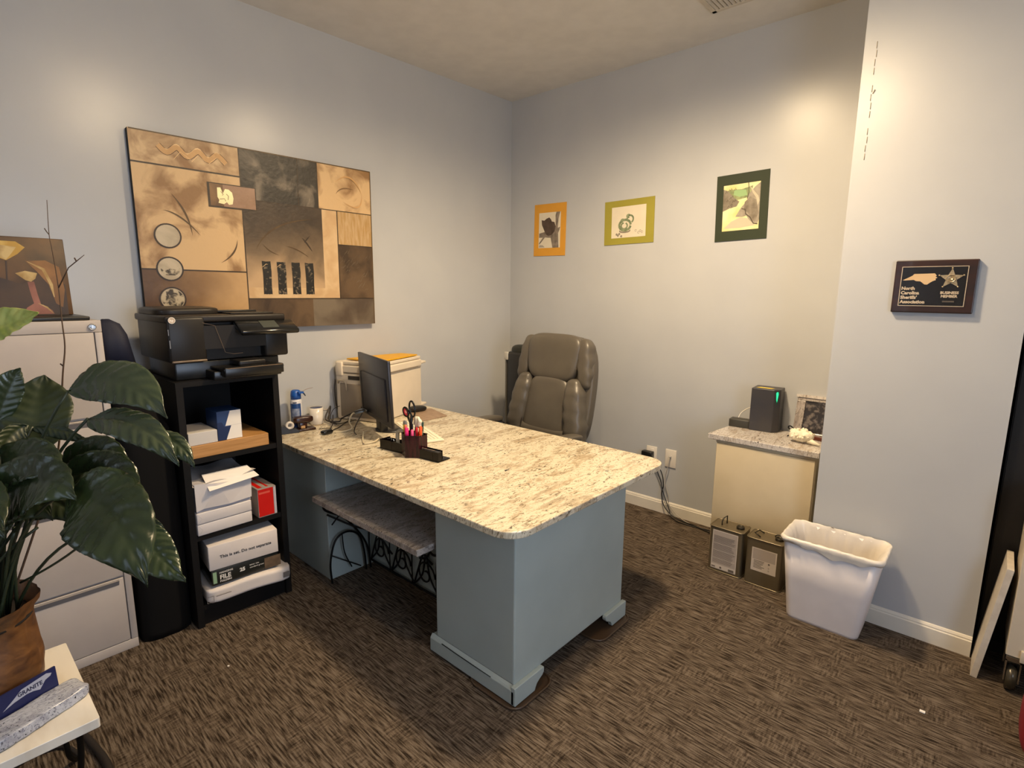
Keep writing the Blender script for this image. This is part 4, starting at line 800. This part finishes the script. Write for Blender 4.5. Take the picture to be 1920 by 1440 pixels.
# white multi-function printer with yellow folder
wp = thing('white_printer', 'white desktop printer against the left wall behind the monitor', 'printer', (.14, -1.32, DZ))
K = Vector((.312, -1.545, DZ+.002)); Mw = Matrix.Translation(K) @ Matrix.Rotation(R(20), 4, 'Z')      # local: -x along its left face, +y along its right face
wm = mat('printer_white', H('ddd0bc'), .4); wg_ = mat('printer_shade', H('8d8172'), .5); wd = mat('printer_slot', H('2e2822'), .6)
def wprint(g, a, b): return MB().prism([(-.335+g, 0+g), (0-g, 0+g), (0-g, .49-g), (-.165+g, .49-g), (-.335+g, .05)], a, b, M=Mw)
obj('body', wprint(0, 0, .30), wm, wp, mod=.008)
obj('scanner_unit', wprint(-.003, .304, .352), wm, wp, mod=.008)
obj('lid', wprint(.002, .354, .376), wm, wp, mod=.006)
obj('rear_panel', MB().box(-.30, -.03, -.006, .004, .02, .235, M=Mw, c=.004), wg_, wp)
obj('panel_slot', MB().box(-.235, -.15, -.004, .012, .262, .286, M=Mw), wd, wp)
obj('hinge', MB().box(-.325, -.275, -.012, .02, .285, .372, M=Mw, c=.006), wm, wp); obj('hinge', MB().box(-.14, -.10, -.012, .02, .26, .355, M=Mw, c=.006), wm, wp)
obj('cable_guide', MB().tube([Mw @ Vector(q) for q in [(-.31, -.008, .235), (-.30, -.012, .255), (-.265, -.012, .255), (-.25, -.008, .235), (-.248, -.006, .19)]], .006, 6), mat('guide_grey', H('b5a894'), .4), wp)
obj('side_handle', MB().box(-.05, .004, .485, .55, .318, .336, M=Mw, c=.006), wm, wp)
obj('output_tray', MB().box(-.14, .0, .485, .555, .02, .035, M=Mw, c=.004), wm, wp); obj('side_seam', MB().box(.001, .0075, .03, .48, .300, .304, M=Mw), wg_, wp)
top('yellow_folder', 'bright yellow folder lying on top of the white printer', 'folder', MB().prism([(-.29, .06), (-.01, .02), (-.005, .45), (-.14, .46), (-.20, .35)], .381, .389, M=Mw), mat('folder_yellow', H('e0a81c'), .55))
# mouse, pad papers, keyboard
top('magazine', 'brownish paper pad lying at the back edge of the desk', 'pad', MB().prism([(.13, -1.28), (.20, -1.05), (.455, -1.12), (.46, -1.32), (.40, -1.36)], DZ+.0002, DZ+.0055), mat('pad_brown', H('8d7460'), .5, col2=H('a58c74'), nscale=14, stretch=(1, 6, 1)), mod=.001)
top('computer_mouse', 'black wireless mouse on the brownish pad', 'mouse', MB().puff((.215, -1.175, DZ+.025), (.036, .066, .020), 2.6, 8, warp=lambda p: p+Vector((0, 0, -.004*(p.y/.056)))), blackp)
kb = thing('keyboard', 'white flat keyboard lying behind the pen organizer', 'keyboard', (.62, -1.48, DZ)); A0 = Vector((.905, -1.535, DZ)); kx = (Vector((.385, -1.35, DZ))-A0).normalized(); 
Mk = frame(A0, kx, Vector((0, 0, 1)).cross(kx)*-1 if False else Vector((kx.y, -kx.x, 0))*(-1 if kx.x > 0 else 1)*-1)
# make the local y axis point towards -y (towards the monitor side)
vy = Vector((kx.y, -kx.x, 0)); vy = vy if vy.y < 0 else -vy
Mk = Matrix((kx, vy, kx.cross(vy))).transposed().to_4x4(); Mk.translation = A0; up_s = 1 if kx.cross(vy).z > 0 else -1
def kz(a, b): return (min(a*up_s, b*up_s), max(a*up_s, b*up_s))
obj('case', MB().box(0, .50, 0, .140, *kz(.0005, .012), M=Mk, c=.003), mat('keyboard_white', H('e9dfc4'), .45), kb)
keym = mat('key_white', H('efe6d0'), .5); km = bpy.data.meshes.new('key'); kb0 = MB().box(-.0085, .0085, -.0085, .0085, 0, .003, c=.001)
km.from_pydata([tuple(v) for v in kb0.v], [], kb0.f); km.materials.append(keym)
I_ = WM[kb.name].inverted()
for r_ in range(6):
    for c_ in range(22):
        if r_ == 5 and 5 < c_ < 10: continue
        k = bpy.data.objects.new('key', km); COL.objects.link(k); k.parent = kb; k.matrix_basis = I_ @ (Mk @ Matrix.Translation((.030+c_*.0210, .018+r_*.0208, .0122*up_s)) @ Matrix.Diagonal((1, 1, up_s, 1)))
# pen organizer
og = thing('desk_organizer', 'dark burgundy see-through organizer with pen cup in its middle', 'organizer', (.96, -1.82, DZ))
om = mat('organizer_dark', H('090506'), .25, spec=.3); og_d = Vector((1.163-.769, -1.813+1.862, 0)).normalized()
Mo = Matrix.Translation((.769, -1.862, DZ)) @ Matrix.Rotation(math.atan2(og_d.y, og_d.x), 4, 'Z')
obj('base_plate', MB().box(0, .415, 0, .085, 0, .006, M=Mo, c=.001), om, og)
obj('clip_tray', MB().box(.0, .17, .0, .003, .006, .052, M=Mo).box(.0, .003, .0, .07, .006, .052, M=Mo).box(.0, .17, .07, .073, .006, .045, M=Mo).box(.085, .088, 0, .07, .006, .048, M=Mo), om, og)
cup = MB(); cp_ = [(.165, -.002), (.228, -.040), (.287, .0), (.285, .060), (.165, .060)]
for i in range(5):
    a, b = Vector(cp_[i]), Vector(cp_[(i+1) % 5]); d = (b-a).normalized(); n_ = Vector((-d.y, d.x))*.003; cup.prism([tuple(a), tuple(b), tuple(b+n_), tuple(a+n_)], .004, .112, M=Mo)
cup.prism(cp_, .0, .004, M=Mo); obj('pen_cup', cup, mat('cup_burgundy', H('1c070c'), .2, spec=.35, col2=H('38101a'), nscale=30, stretch=(3, 3, .3)), og)
obj('cup_rim', MB().tube([Mo @ Vector((*p, .112)) for p in cp_], .0022, 6, closed=True), mat('rim_dark', H('160608'), .2), og)
obj('card_holder', MB().box(.285, .378, .0, .003, .006, .048, M=Mo).box(.375, .415, -.0, .025, .006, .050, M=Mo).box(.285, .39, .055, .058, .006, .045, M=Mo), om, og)
obj('card', MB().box(.292, .38, .012, .018, .006, .052, M=Mo), mat('card_grey', H('8b7d70'), .5, col2=H('5a4b40'), nscale=60), og)
obj('paper_clips', MB().tube([Mo @ Vector(q) for q in [(.02, .03, .03), (.035, .02, .055), (.05, .035, .058), (.045, .04, .03)]], .0015, 5).tube([Mo @ Vector(q) for q in [(.05, .03, .03), (.06, .02, .05), (.07, .03, .055), (.075, .04, .03)]], .0015, 5), chrome, og)
def pen(label, x, y, col, lean, h=.135, r=.0065, cap=True, name='marker', cat='marker'):
    a = Mo @ Vector((x, y, .006)); b = Mo @ Vector((x+lean[0], y+lean[1], h)); t = thing(name, label, cat, tuple(a), group='markers in the pen cup')
    m = mat('marker_'+col, H(col), .3); obj('barrel', MB().tube([a, a.lerp(b, .72)], r, 10), m, t)
    obj('cap', MB().tube([a.lerp(b, .70), a.lerp(b, .72), a.lerp(b, .97), b], [r*.95, r*1.12, r*1.05, r*.5], 10), m, t)
pen('hot pink marker in the front of the pen cup', .222, -.018, 'e22a78', (0, -.002), .152, .009)
pen('lighter pink marker right of the hot pink one in the cup', .243, -.006, 'f0598f', (.004, 0), .142, .007)
pen('orange marker at the right side of the pen cup', .272, .018, 'ee5a22', (.010, 0), .160, .008)
pen('salmon marker at the left of the pen cup', .190, .010, 'e8745c', (-.006, 0), .155, .0065)
pen('yellow marker at the far left of the pen cup', .178, .020, 'dfbf3a', (-.014, 0), .150, .007)
pen('dark green marker behind the orange one in the cup', .262, .040, '20402c', (.004, .01), .175, .005)
pen('red marker between the pink and orange ones', .254, .018, 'b0141c', (0, 0), .150, .0065)
pen('slate blue pen behind the salmon marker', .204, .030, '5d6b80', (-.004, .01), .158, .006)
pen('grey blue pen next to the slate blue one', .214, .040, '76808c', (.006, .008), .160, .0055)
sc_ = thing('scissors', 'scissors with black and red handles standing in the pen cup', 'scissors', tuple(Mo @ Vector((.20, .03, .1))))
def ring(cx, cz, rx, rz, y, t=0): return [Mo @ Vector((cx+rx*math.cos(a)*math.cos(t)-rz*math.sin(a)*math.sin(t), y, cz+rz*math.sin(a)*math.cos(t)+rx*math.cos(a)*math.sin(t))) for a in [2*math.pi*k/20 for k in range(20)]]
obj('large_handle', MB().tube(ring(.208, .235, .019, .040, .035, .15), .0048, 8, closed=True), blackgloss, sc_)
obj('small_handle', MB().tube(ring(.168, .215, .016, .024, .030, .5), .0055, 8, closed=True), blackgloss, sc_); obj('red_grip', MB().tube(ring(.168, .215, .009, .016, .030, .5), .0045, 8, closed=True), mat('grip_red', H('d83848'), .4), sc_)
obj('blades', MB().tube([Mo @ Vector((.205, .034, .20)), Mo @ Vector((.20, .034, .16)), Mo @ Vector((.20, .034, .02))], [.008, .007, .003], 6).tube([Mo @ Vector((.178, .032, .195)), Mo @ Vector((.195, .033, .16)), Mo @ Vector((.196, .034, .02))], [.006, .006, .003], 6), blackp, sc_)
top('paper_note', 'crumpled pale note sticking up from the pen cup', 'note', MB().puff(tuple(Mo @ Vector((.235, .045, .168))), (.028, .010, .030), 2.5, 6, warp=lambda p: p+Vector((.003*math.sin(p.z*200), .003*math.sin(p.x*260), 0))), mat('note_cream', H('efe8cf'), .7))
top('staple_remover', 'clear grey staple remover left of the pen cup', 'remover', MB().tube(smooth_path([tuple(Mo @ Vector(q)) for q in [(.115, .02, .02), (.113, .02, .09), (.128, .02, .112), (.165, .025, .112)]]), .010, 8).puff(tuple(Mo @ Vector((.155, .035, .145))), (.014, .008, .024), 3, 4), mat('grey_clear', H('9b988e'), .2))

# ================================================================ office chair (local: front = -y)
ch = thing('office_chair', 'grey-brown leather executive chair behind the desk', 'chair', (.868, -.715, 0), R(-3))
lea = mat('leather', H('5b554b'), .38, col2=H('544e46'), nscale=6, bump=.25, bscale=120, spec=.5); lead = mat('leather_dark', H('3a322a'), .5)
def bow(a=.10, top_=1.24):
    def fn(p): return p
    return fn
TL = Matrix.Translation((0, .165, .52)) @ Matrix.Rotation(R(-9), 4, 'X')        # back frame: local z up along the back, -y is the front
def taper(c, k=.16, h=.36):
    def fn(p):
        z = p.z/h; s = 1-k*max(0, z)**2-.05*max(0, -z)**2
        return Vector((p.x*s, p.y+.9*p.x*p.x*-.35, p.z))
    return fn
sh_ = MB().puff((0, .03, .36), (.335, .055, .385), 4.5, 14, 0, TL, taper(0, .10, .385)); obj('back_shell', sh_, lea, ch, local=True)
obj('headrest', MB().puff((0, -.035, .585), (.225, .062, .165), 4, 12, 0, TL, lambda p: Vector((p.x*(1+.10*p.z/.165), p.y-.3*p.x*p.x, p.z))), lea, ch, local=True)
obj('back_cushion', MB().puff((0, -.040, .235), (.195, .065, .225), 4.5, 12, 0, TL, lambda p: Vector((p.x*(1-.10*p.z/.225), p.y, p.z))), lea, ch, local=True)
for s_ in (-1, 1):
    obj('side_bolster', MB().puff((s_*.245, -.040, .235), (.075, .075, .225), 3, 12, 0, TL, lambda p, s_=s_: Vector((p.x-s_*.030*(p.z/.225)+.004*math.sin(p.z*60), p.y-.02+.004*math.sin(p.z*75+1), p.z))), lea, ch, local=True)
    obj('head_bolster', MB().puff((s_*.262, -.030, .565), (.055, .058, .165), 3, 12, 0, TL, lambda p, s_=s_: Vector((p.x-s_*.022*(p.z/.165)+.004*math.sin(p.z*70), p.y, p.z))), lea, ch, local=True)
    obj('seam', MB().tube([TL @ Vector(q) for q in ((s_*.198, -.098, .03), (s_*.190, -.106, .2), (s_*.178, -.102, .42))], .0035, 6), lead, ch, local=True)
    obj('armrest', MB().puff((s_*.36, -.16, .655), (.045, .21, .024), 3.5, 8, 0, None, lambda p: Vector((p.x, p.y, p.z-.25*p.y*p.y))), lea, ch, local=True)
    obj('arm_support', MB().tube(smooth_path([(s_*.36, -.20, .635), (s_*.35, -.22, .52), (s_*.30, -.12, .43), (s_*.2, -.08, .42)]), .018, 8).tube([(s_*.355, 0, .635), (s_*.34, .10, .56)], .018, 8), blackp, ch, local=True)
obj('seat', MB().puff((0, -.10, .49), (.29, .28, .065), 4, 12), lea, ch, local=True)
obj('seat_apron', MB().puff((0, .14, .56), (.30, .07, .09), 4, 8), lea, ch, local=True)
obj('gas_column', MB().lathe([(0, .09), (.03, .09), (.03, .26), (.022, .26), (.022, .42), (.12, .43), (0, .44)], (0, -.05, 0), 16), blackp, ch, local=True)
for k in range(5):
    a = 2*math.pi*k/5+.3; d = Vector((math.cos(a), math.sin(a), 0)); l_ = obj('base_leg', MB().tube([Vector((0, -.05, .11)), Vector((0, -.05, .11))+d*.15, Vector((0, -.05, .085))+d*.30], [.028, .022, .015], 8), blackp, ch, local=True)
    obj('caster', MB().lathe([(0, -.022), (.026, -.022), (.028, 0), (.026, .022), (0, .022)], n=16, M=Matrix.Translation(Vector((0, -.05, .028))+d*.30) @ Matrix.Rotation(a+1.57, 4, 'Z') @ Matrix.Rotation(R(90), 4, 'X')), blackp, l_, local=True)
# tall black case behind the chair
tc_ = thing('black_case', 'tall black case with silver edge standing behind the office chair', 'case', (.44, -.33, 0))
Mc = Matrix.Translation((.335, -.42, 0)) @ Matrix.Rotation(R(-8), 4, 'Z')
obj('body', MB().box(.012, .22, 0, .16, .01, 1.10, M=Mc, c=.02), mat('case_black', H('151310'), .45), tc_)
obj('edge_trim', MB().box(0, .012, .0, .02, .02, 1.05, M=Mc), mat('trim_grey', H('6e6a62'), .35, metal=.5), tc_)
obj('silver_latch', MB().box(-.005, .034, -.008, .012, 1.035, 1.095, M=Mc, c=.004), mat('latch_silver', H('c9c4b8'), .3, metal=.3), tc_)
obj('rounded_top', MB().puff(tuple(Mc @ Vector((.12, .07, 1.10))), (.095, .05, .055), 3, 6), mat('case_green_black', H('1b1c12'), .3), tc_)

# ================================================================ right edge of the picture
dcab = thing('dark_recess_box', 'tall near-black box filling the recess behind the pier', 'cabinet', (3.6, -.25, 0))  # near-black box put in to fill the dark region beyond the pier
dkm = mat('dark_panel', H('24211f'), .5)
obj('carcass', MB().box(3.212, 4.1, -.42, -.03, .0, 2.0), dkm, dcab, mod=.003); obj('door', MB().box(3.216, 3.655, -.438, -.421, .06, 1.99, c=.002), dkm, dcab); obj('door', MB().box(3.661, 4.096, -.438, -.421, .06, 1.99, c=.002), dkm, dcab)
Mb = frame((3.206, -.690, .0), (0, 1, 0), (.112, .0, 1)) 
top('leaning_board', 'thin white board leaning at the right end of the pier', 'board', MB().box(.0, .22, .002, .500, .0, .022, M=Mb), mat('board_white', H('cfc4b4'), .5, col2=H('c2b6a6'), nscale=30), mod=.001)
rc = thing('rolling_cabinet', 'white metal drawer cabinet on casters at the right edge', 'cabinet', (3.5, -.5, 0)); rm_ = mat('rolling_white', H('c9bca8'), .4)
obj('carcass', MB().box(3.298, 3.72, -.700, -.445, .150, .80), rm_, rc, mod=.003)
obj('front_panel', MB().box(3.352, 3.72, -.708, -.699, .195, .45, c=.002), rm_, rc); obj('front_panel', MB().box(3.352, 3.72, -.708, -.699, .460, .79, c=.002), rm_, rc); obj('bottom_rail', MB().box(3.340, 3.72, -.712, -.699, .140, .188, c=.002), rm_, rc)
for (x, y) in ((3.325, -.675), (3.70, -.675), (3.325, -.53), (3.70, -.53)):
    cst = MB(); cst.lathe([(0, -.016), (.048, -.016), (.052, 0), (.048, .016), (0, .016)], n=20, M=Matrix.Translation((x, y, .052)) @ Matrix.Rotation(R(90), 4, 'Y'))
    c_ = obj('caster', cst, mat('caster_wheel', H('4a4438'), .25, metal=.4), rc); obj('caster_fork', MB().box(x-.024, x-.019, y-.03, y+.03, .045, .135).box(x+.019, x+.024, y-.03, y+.03, .045, .135).box(x-.024, x+.024, y-.03, y+.03, .130, .148), chrome, c_)
top('red_bag', 'red rounded bag just inside the right edge of the view', 'bag', MB().puff((3.462, -1.03, .115), (.120, .12, .114), 4, 8), mat('bag_red', H('7d1420'), .6))
top('paper_scrap', 'tiny white paper scrap on the carpet at lower right', 'scrap', MB().box(3.075, 3.092, -1.075, -1.062, .0005, .004), paper)
top('carpet_speck', 'tiny white speck on the carpet at lower left', 'scrap', MB().box(.905, .912, -2.735, -2.728, .0005, .003), paper)

# ================================================================ plant stand, slab, pot, plant
ps = thing('plant_stand', 'low black iron stand under the pale marble slab', 'stand', (1.21, -3.45, 0))
legs = [(1.02, -3.262), (1.405, -3.275), (1.02, -3.66), (1.405, -3.66)]
obj('top_ring', MB().tube([(x, y, .366) for x, y in (legs[0], legs[1], legs[3], legs[2])], .007, 6, closed=True), iron, ps)
for (x, y) in legs:
    sx = 1 if x > 1.2 else -1; sy = 1 if y > -3.45 else -1
    obj('leg', MB().tube(smooth_path([(x, y, .366), (x-.01*sx, y, .30), (x-.02*sx, y-.01*sy, .18), (x-.03*sx, y-.01*sy, .06), (x, y+.01*sy, .006)]), .008, 8), iron, ps)
top('marble_slab', 'pale cream marble slab topping the plant stand', 'slab', MB().prism(rrect(.975, 1.442, -3.68, -3.232, .006, ('se', 'ne', 'nw', 'sw'), 3), .374, .402), mat('marble_cream', H('e6dfd2'), .25, col2=H('cfc3b0'), nscale=3.5, stretch=(1, 3, 1), contrast=(.45, .7)), mod=.002)
top('floor_cable', 'black cable curving over the carpet at the lower left', 'cable', MB().tube(smooth_path([(.80, -3.30, .012), (.86, -3.245, .012), (.93, -3.215, .012), (1.02, -3.20, .012), (1.12, -3.19, .012), (1.3, -3.19, .012)]), .012, 8), mat('floor_cable_dark', H('1c140e'), .7))
top('second_floor_cable', 'thinner black cable on the carpet under the marble slab', 'cable', MB().tube(smooth_path([(.95, -3.55, .008), (.92, -3.42, .008), (.90, -3.34, .008), (.93, -3.27, .008), (1.02, -3.24, .008)]), .007, 8), mat('floor_cable_dark', H('1c140e')))
potm = mat('pot_brown', H('4c2e17'), .5, col2=H('79512b'), nscale=9, stretch=(1, 1, 2.4), bump=1.0, bscale=14, dist=1.5, contrast=(.3, .7))
pt = thing('plant_pot', 'crinkled brown pot on the marble slab', 'pot', (1.14, -3.425, .4025))
def potf(u, v):
    a = 2*math.pi*u; rr = .112+.016*v+.010*math.sin(6*v)+(.010 if v > .9 else 0)+.003*math.sin(7*a+5*v)+.002*math.sin(17*a-9*v); return (1.14+rr*math.cos(a), -3.425+rr*math.sin(a), .4025+.290*v)
pmb = MB().grid(potf, 48, 16); obj('body', pmb, potm, pt); obj('soil', MB().lathe([(0, .235), (.118, .235), (.118, .240), (0, .242)], (1.14, -3.425, .4025), 24), mat('soil', H('1a130d'), .95), pt)
obj('pot_base', MB().lathe([(0, 0), (.11, 0), (.11, .012), (0, .012)], (1.14, -3.425, .4027), 24), potm, pt)

lf = mat('leaf_dark', H('222c18'), .24, spec=.55, col2=H('303d24'), nscale=5, bump=.1, bscale=50); lf2 = mat('leaf_mid', H('3a4330'), .25, spec=.6, col2=H('333f28'), nscale=6); lfb = mat('leaf_shade', H('222c15'), .45, col2=H('2c361e'), nscale=6); lfy = mat('spathe_yellow', H('c9c86a'), .4, col2=H('6f8a2e'), nscale=9, contrast=(.4, .65)); lfc = mat('spathe_cream', H('d3cf9c'), .45)
stemm = mat('stem_green', H('2a3320'), .4)
plant = thing('peace_lily', 'large glossy dark green leafy plant in the brown pot', 'plant', (1.14, -3.425, .64))
CAMP = Vector((3.13, -3.449, 1.55))
def leaf(name, a, b, c, wd, hint=None, m=lf, ripple=.006, droop=.012, cup=.18, root=True, pw=.72, wide=.45, twist=0, r=.0042):
    P = bez(a, b, c, 18); nu = 10; vs = []; h = Vector(hint) if hint else None
    def fn(u, v):
        t = min(v, .9999); i = min(17, int(t*18)); p = P[i].lerp(P[i+1], t*18-i); tg = (P[min(i+1, 18)]-P[max(i-1, 0)]).normalized()
        hv = h if h else Vector((.86, -.1, .5))
        if twist: hv = Quaternion(tg, twist*t) @ hv
        sd = tg.cross(hv).normalized(); nm = sd.cross(tg).normalized(); s_ = 2*u-1
        w_ = wd/2*math.sin(math.pi*t**(wide*1.78))**pw*(1-t**9) + .0012
        off = nm*(cup*abs(s_)*w_ + ripple*abs(s_)**.7*(1-.4*abs(s_))*.55*math.sin(58*(t-.16*abs(s_)))+ripple*.6*s_*s_*math.sin(t*17+s_*2) - .0030*(1-abs(s_))**6) + Vector((0, 0, -droop*s_*s_))
        return p + sd*s_*w_ + off
    mb = MB().grid(fn, 14, 64); o = obj('leaf', mb, m, plant); q = o.modifiers.new('s', 'SOLIDIFY'); q.thickness = .0009
    if root:
        rx = Vector((1.14+.05*(a[0]-1.14), -3.425+.25*(a[1]+3.425), .645)); mid = rx.lerp(Vector(a), .5)+Vector((0, 0, .05)); mid.x = rx.x*.6+a[0]*.4; mid.y = rx.y*.6+a[1]*.4
        obj('stem', MB().tube(bez(rx, mid, a, 10), [r]*11, 6), stemm, plant)
    return o
leaf('L1', (1.292, -3.186, 1.277), (1.447, -3.103, 1.312), (1.599, -3.044, 1.228), .125, (.70, -.50, .62), lf2, cup=-.10, droop=.0)
leaf('L2', (1.377, -3.166, 1.211), (1.543, -3.098, 1.213), (1.700, -3.056, 1.14), .085, (.65, -.45, .75), lf2, ripple=.008)
leaf('L2b', (1.50, -3.10, 1.17), (1.60, -3.045, 1.175), (1.69, -3.02, 1.125), .06, (.6, -.4, .7), lf2, root=False)
leaf('L3', (1.181, -3.259, 1.099), (1.123, -3.236, 1.199), (1.071, -3.204, 1.298), .170, (.86, -.45, .15), lfb, cup=.1, droop=0, wide=.52, pw=.42)
leaf('L4', (1.085, -3.326, 1.17), (1.11, -3.290, 1.27), (1.122, -3.259, 1.329), .075, (.86, -.3, .1), lf2, droop=0)
leaf('L5', (1.157, -3.264, 1.173), (1.185, -3.314, 1.138), (1.242, -3.352, 1.05), .075, (.8, .5, .3), lfb)
leaf('L6', (1.165, -3.255, 1.169), (1.222, -3.205, 1.162), (1.281, -3.16, 1.138), .032, (.8, -.4, .5), lfb, wide=.6)
leaf('L7', (1.131, -3.386, 1.030), (1.297, -3.289, 1.115), (1.435, -3.239, 1.083), .13, (.75, -.4, .6), lf)
leaf('L8', (1.221, -3.389, 0.965), (1.378, -3.292, 1.075), (1.527, -3.231, 1.056), .16, (.80, -.4, .55), lf)
leaf('L9', (1.231, -3.228, 1.038), (1.361, -3.15, 1.109), (1.469, -3.125, 1.032), .12, (.80, -.5, .6), lf)
leaf('L9b', (1.30, -3.185, 1.075), (1.29, -3.170, 1.095), (1.262, -3.190, 1.115), .045, (.8, -.4, .3), lfb, root=True)
leaf('L10', (1.449, -3.234, 1.050), (1.62, -3.187, 1.029), (1.79, -3.165, 0.906), .185, (.86, -.36, .42), lf, ripple=.007, cup=.12)
leaf('L11', (1.510, -3.107, 0.955), (1.587, -3.098, 0.891), (1.692, -3.064, 0.838), .095, (.82, -.32, .5), lf2)
leaf('L12', (1.421, -3.089, 0.905), (1.446, -3.066, 0.905), (1.475, -3.047, 0.873), .05, (.8, -.4, .3), lfb, root=False)
leaf('L14', (1.136, -3.411, 0.900), (1.255, -3.316, 1.000), (1.363, -3.262, 0.965), .15, (.75, -.4, .6), lfb)
leaf('L15', (1.292, -3.243, 1.034), (1.436, -3.15, 1.075), (1.537, -3.128, 0.986), .13, (.8, -.4, .6), lf)
leaf('L16', (1.15, -3.45, .95), (1.30, -3.40, 1.03), (1.46, -3.36, .98), .16, (.8, -.3, .6), lf)
leaf('L17', (1.10, -3.42, 1.05), (1.16, -3.37, 1.13), (1.24, -3.34, 1.12), .11, (.8, -.2, .5), lf)
leaf('L18', (1.10, -3.34, .92), (1.18, -3.25, .96), (1.28, -3.20, .90), .10, (.8, -.3, .5), lfb)
leaf('Y1', (1.02, -3.345, 1.43), (1.101, -3.285, 1.447), (1.212, -3.216, 1.484), .095, (.85, -.2, .35), lfy, root=False, droop=.0, wide=.36, pw=.45)
obj('stem', MB().tube(bez((1.10, -3.41, .645), (1.04, -3.38, 1.1), (1.02, -3.345, 1.43), 10), .004, 6), stemm, plant)
leaf('Y2', (1.235, -3.222, 1.055), (1.262, -3.190, 1.078), (1.300, -3.160, 1.088), .052, (.85, -.3, .5), lfc, root=True)
for k in range(20):
    a = rd.random()*6.28; r0 = .09*rd.random()**.5; p = Vector((1.14+r0*math.cos(a), -3.425+r0*math.sin(a), .645)); tip = Vector((1.17+.16*(rd.random()-.3), -3.36+.16*(rd.random()-.5), .90+.10*rd.random()))
    obj('stem', MB().tube(bez(p, p.lerp(tip, .5)+Vector((0, 0, .03)), tip, 6), .0042, 6), stemm, plant)
obj('stem', MB().tube(bez((1.19, -3.33, .74), (1.30, -3.255, .815), (1.40, -3.20, .895), 8), .0035, 6), stemm, plant)
tw = top('dry_twig', 'thin dry brown twig rising from the plant pot', 'twig', MB().tube(smooth_path([(1.120, -3.36, .64), (1.093, -3.235, .957), (1.101, -3.202, 1.066), (1.092, -3.178, 1.206), (1.086, -3.164, 1.300), (1.078, -3.150, 1.378), (1.064, -3.147, 1.455), (1.045, -3.142, 1.549), (1.017, -3.141, 1.658), (1.006, -3.142, 1.704), (.988, -3.134, 1.805)], 4), [.0032-.0024*i/40 for i in range(41)], 6)
   .tube([(1.045, -3.142, 1.549), (1.059, -3.115, 1.608), (1.074, -3.097, 1.627), (1.089, -3.079, 1.646)], [.0018, .0015, .0015, .0008], 5).tube([(1.006, -3.142, 1.704), (1.002, -3.146, 1.712), (1.0, -3.15, 1.722)], .0014, 5).tube([(1.092, -3.178, 1.206), (1.096, -3.172, 1.212)], .0022, 5).tube([(1.083, -3.16, 1.32), (1.078, -3.166, 1.328)], .002, 5).tube([(1.074, -3.097, 1.627), (1.070, -3.10, 1.637)], .002, 5), mat('twig_brown', H('4a3626'), .7))
# business card holder in a granite chunk
stn = thing('card_stone', 'grey speckled granite block at the front of the marble slab', 'stone', (1.33, -3.36, .4025))
Mst = Matrix.Translation((1.290, -3.365, .4025)) @ Matrix.Rotation(math.atan2(-.108, .048), 4, 'Z')     # local x runs along the block, local y towards the front
def rockw(p): return p+Vector((.002*math.sin(p.y*90+p.z*50), .001*math.sin(p.x*170), .001*math.sin(p.x*70+p.y*60)))
obj('block', MB().puff((.0, .042, .0175), (.118, .042, .0175), 7, 12, 0, Mst, rockw), granite('granite_rock', H('b9bcc6'), H('9a9ca8'), H('20222a'), H('6d7080'), 3.0), stn)
cdm = thing('business_cards', 'dark blue business cards standing upright in the granite block', 'cards', (1.28, -3.35, .43))
A_ = Vector((1.304, -3.412, .428)); B_ = Vector((1.256, -3.288, .428)); Mcd = frame(A_, B_-A_, (-.10, -.03, 1)); Lc = (B_-A_).length
obj('card_stack', MB().box(-.03, Lc, 0, .062, -.006, .0, M=Mcd), mat('card_blue', H('1d2350'), .35), cdm)
f = Flat(Mcd, t0=.0006)
f.poly([(.004, .018), (.03, .035), (.05, .050), (.11, .056), (.122, .050), (.118, .044), (.105, .040), (.09, .022), (.075, .028), (.06, .030), (.03, .026)], 0); f.text('GRANITE', .040, .034, .0155, 1, .0005, squash=.9)
obj('printed_face', f.mb, [mat('card_pale', H('a9acbc'), .5), mat('card_ink', H('1c2040'), .5)], cdm)
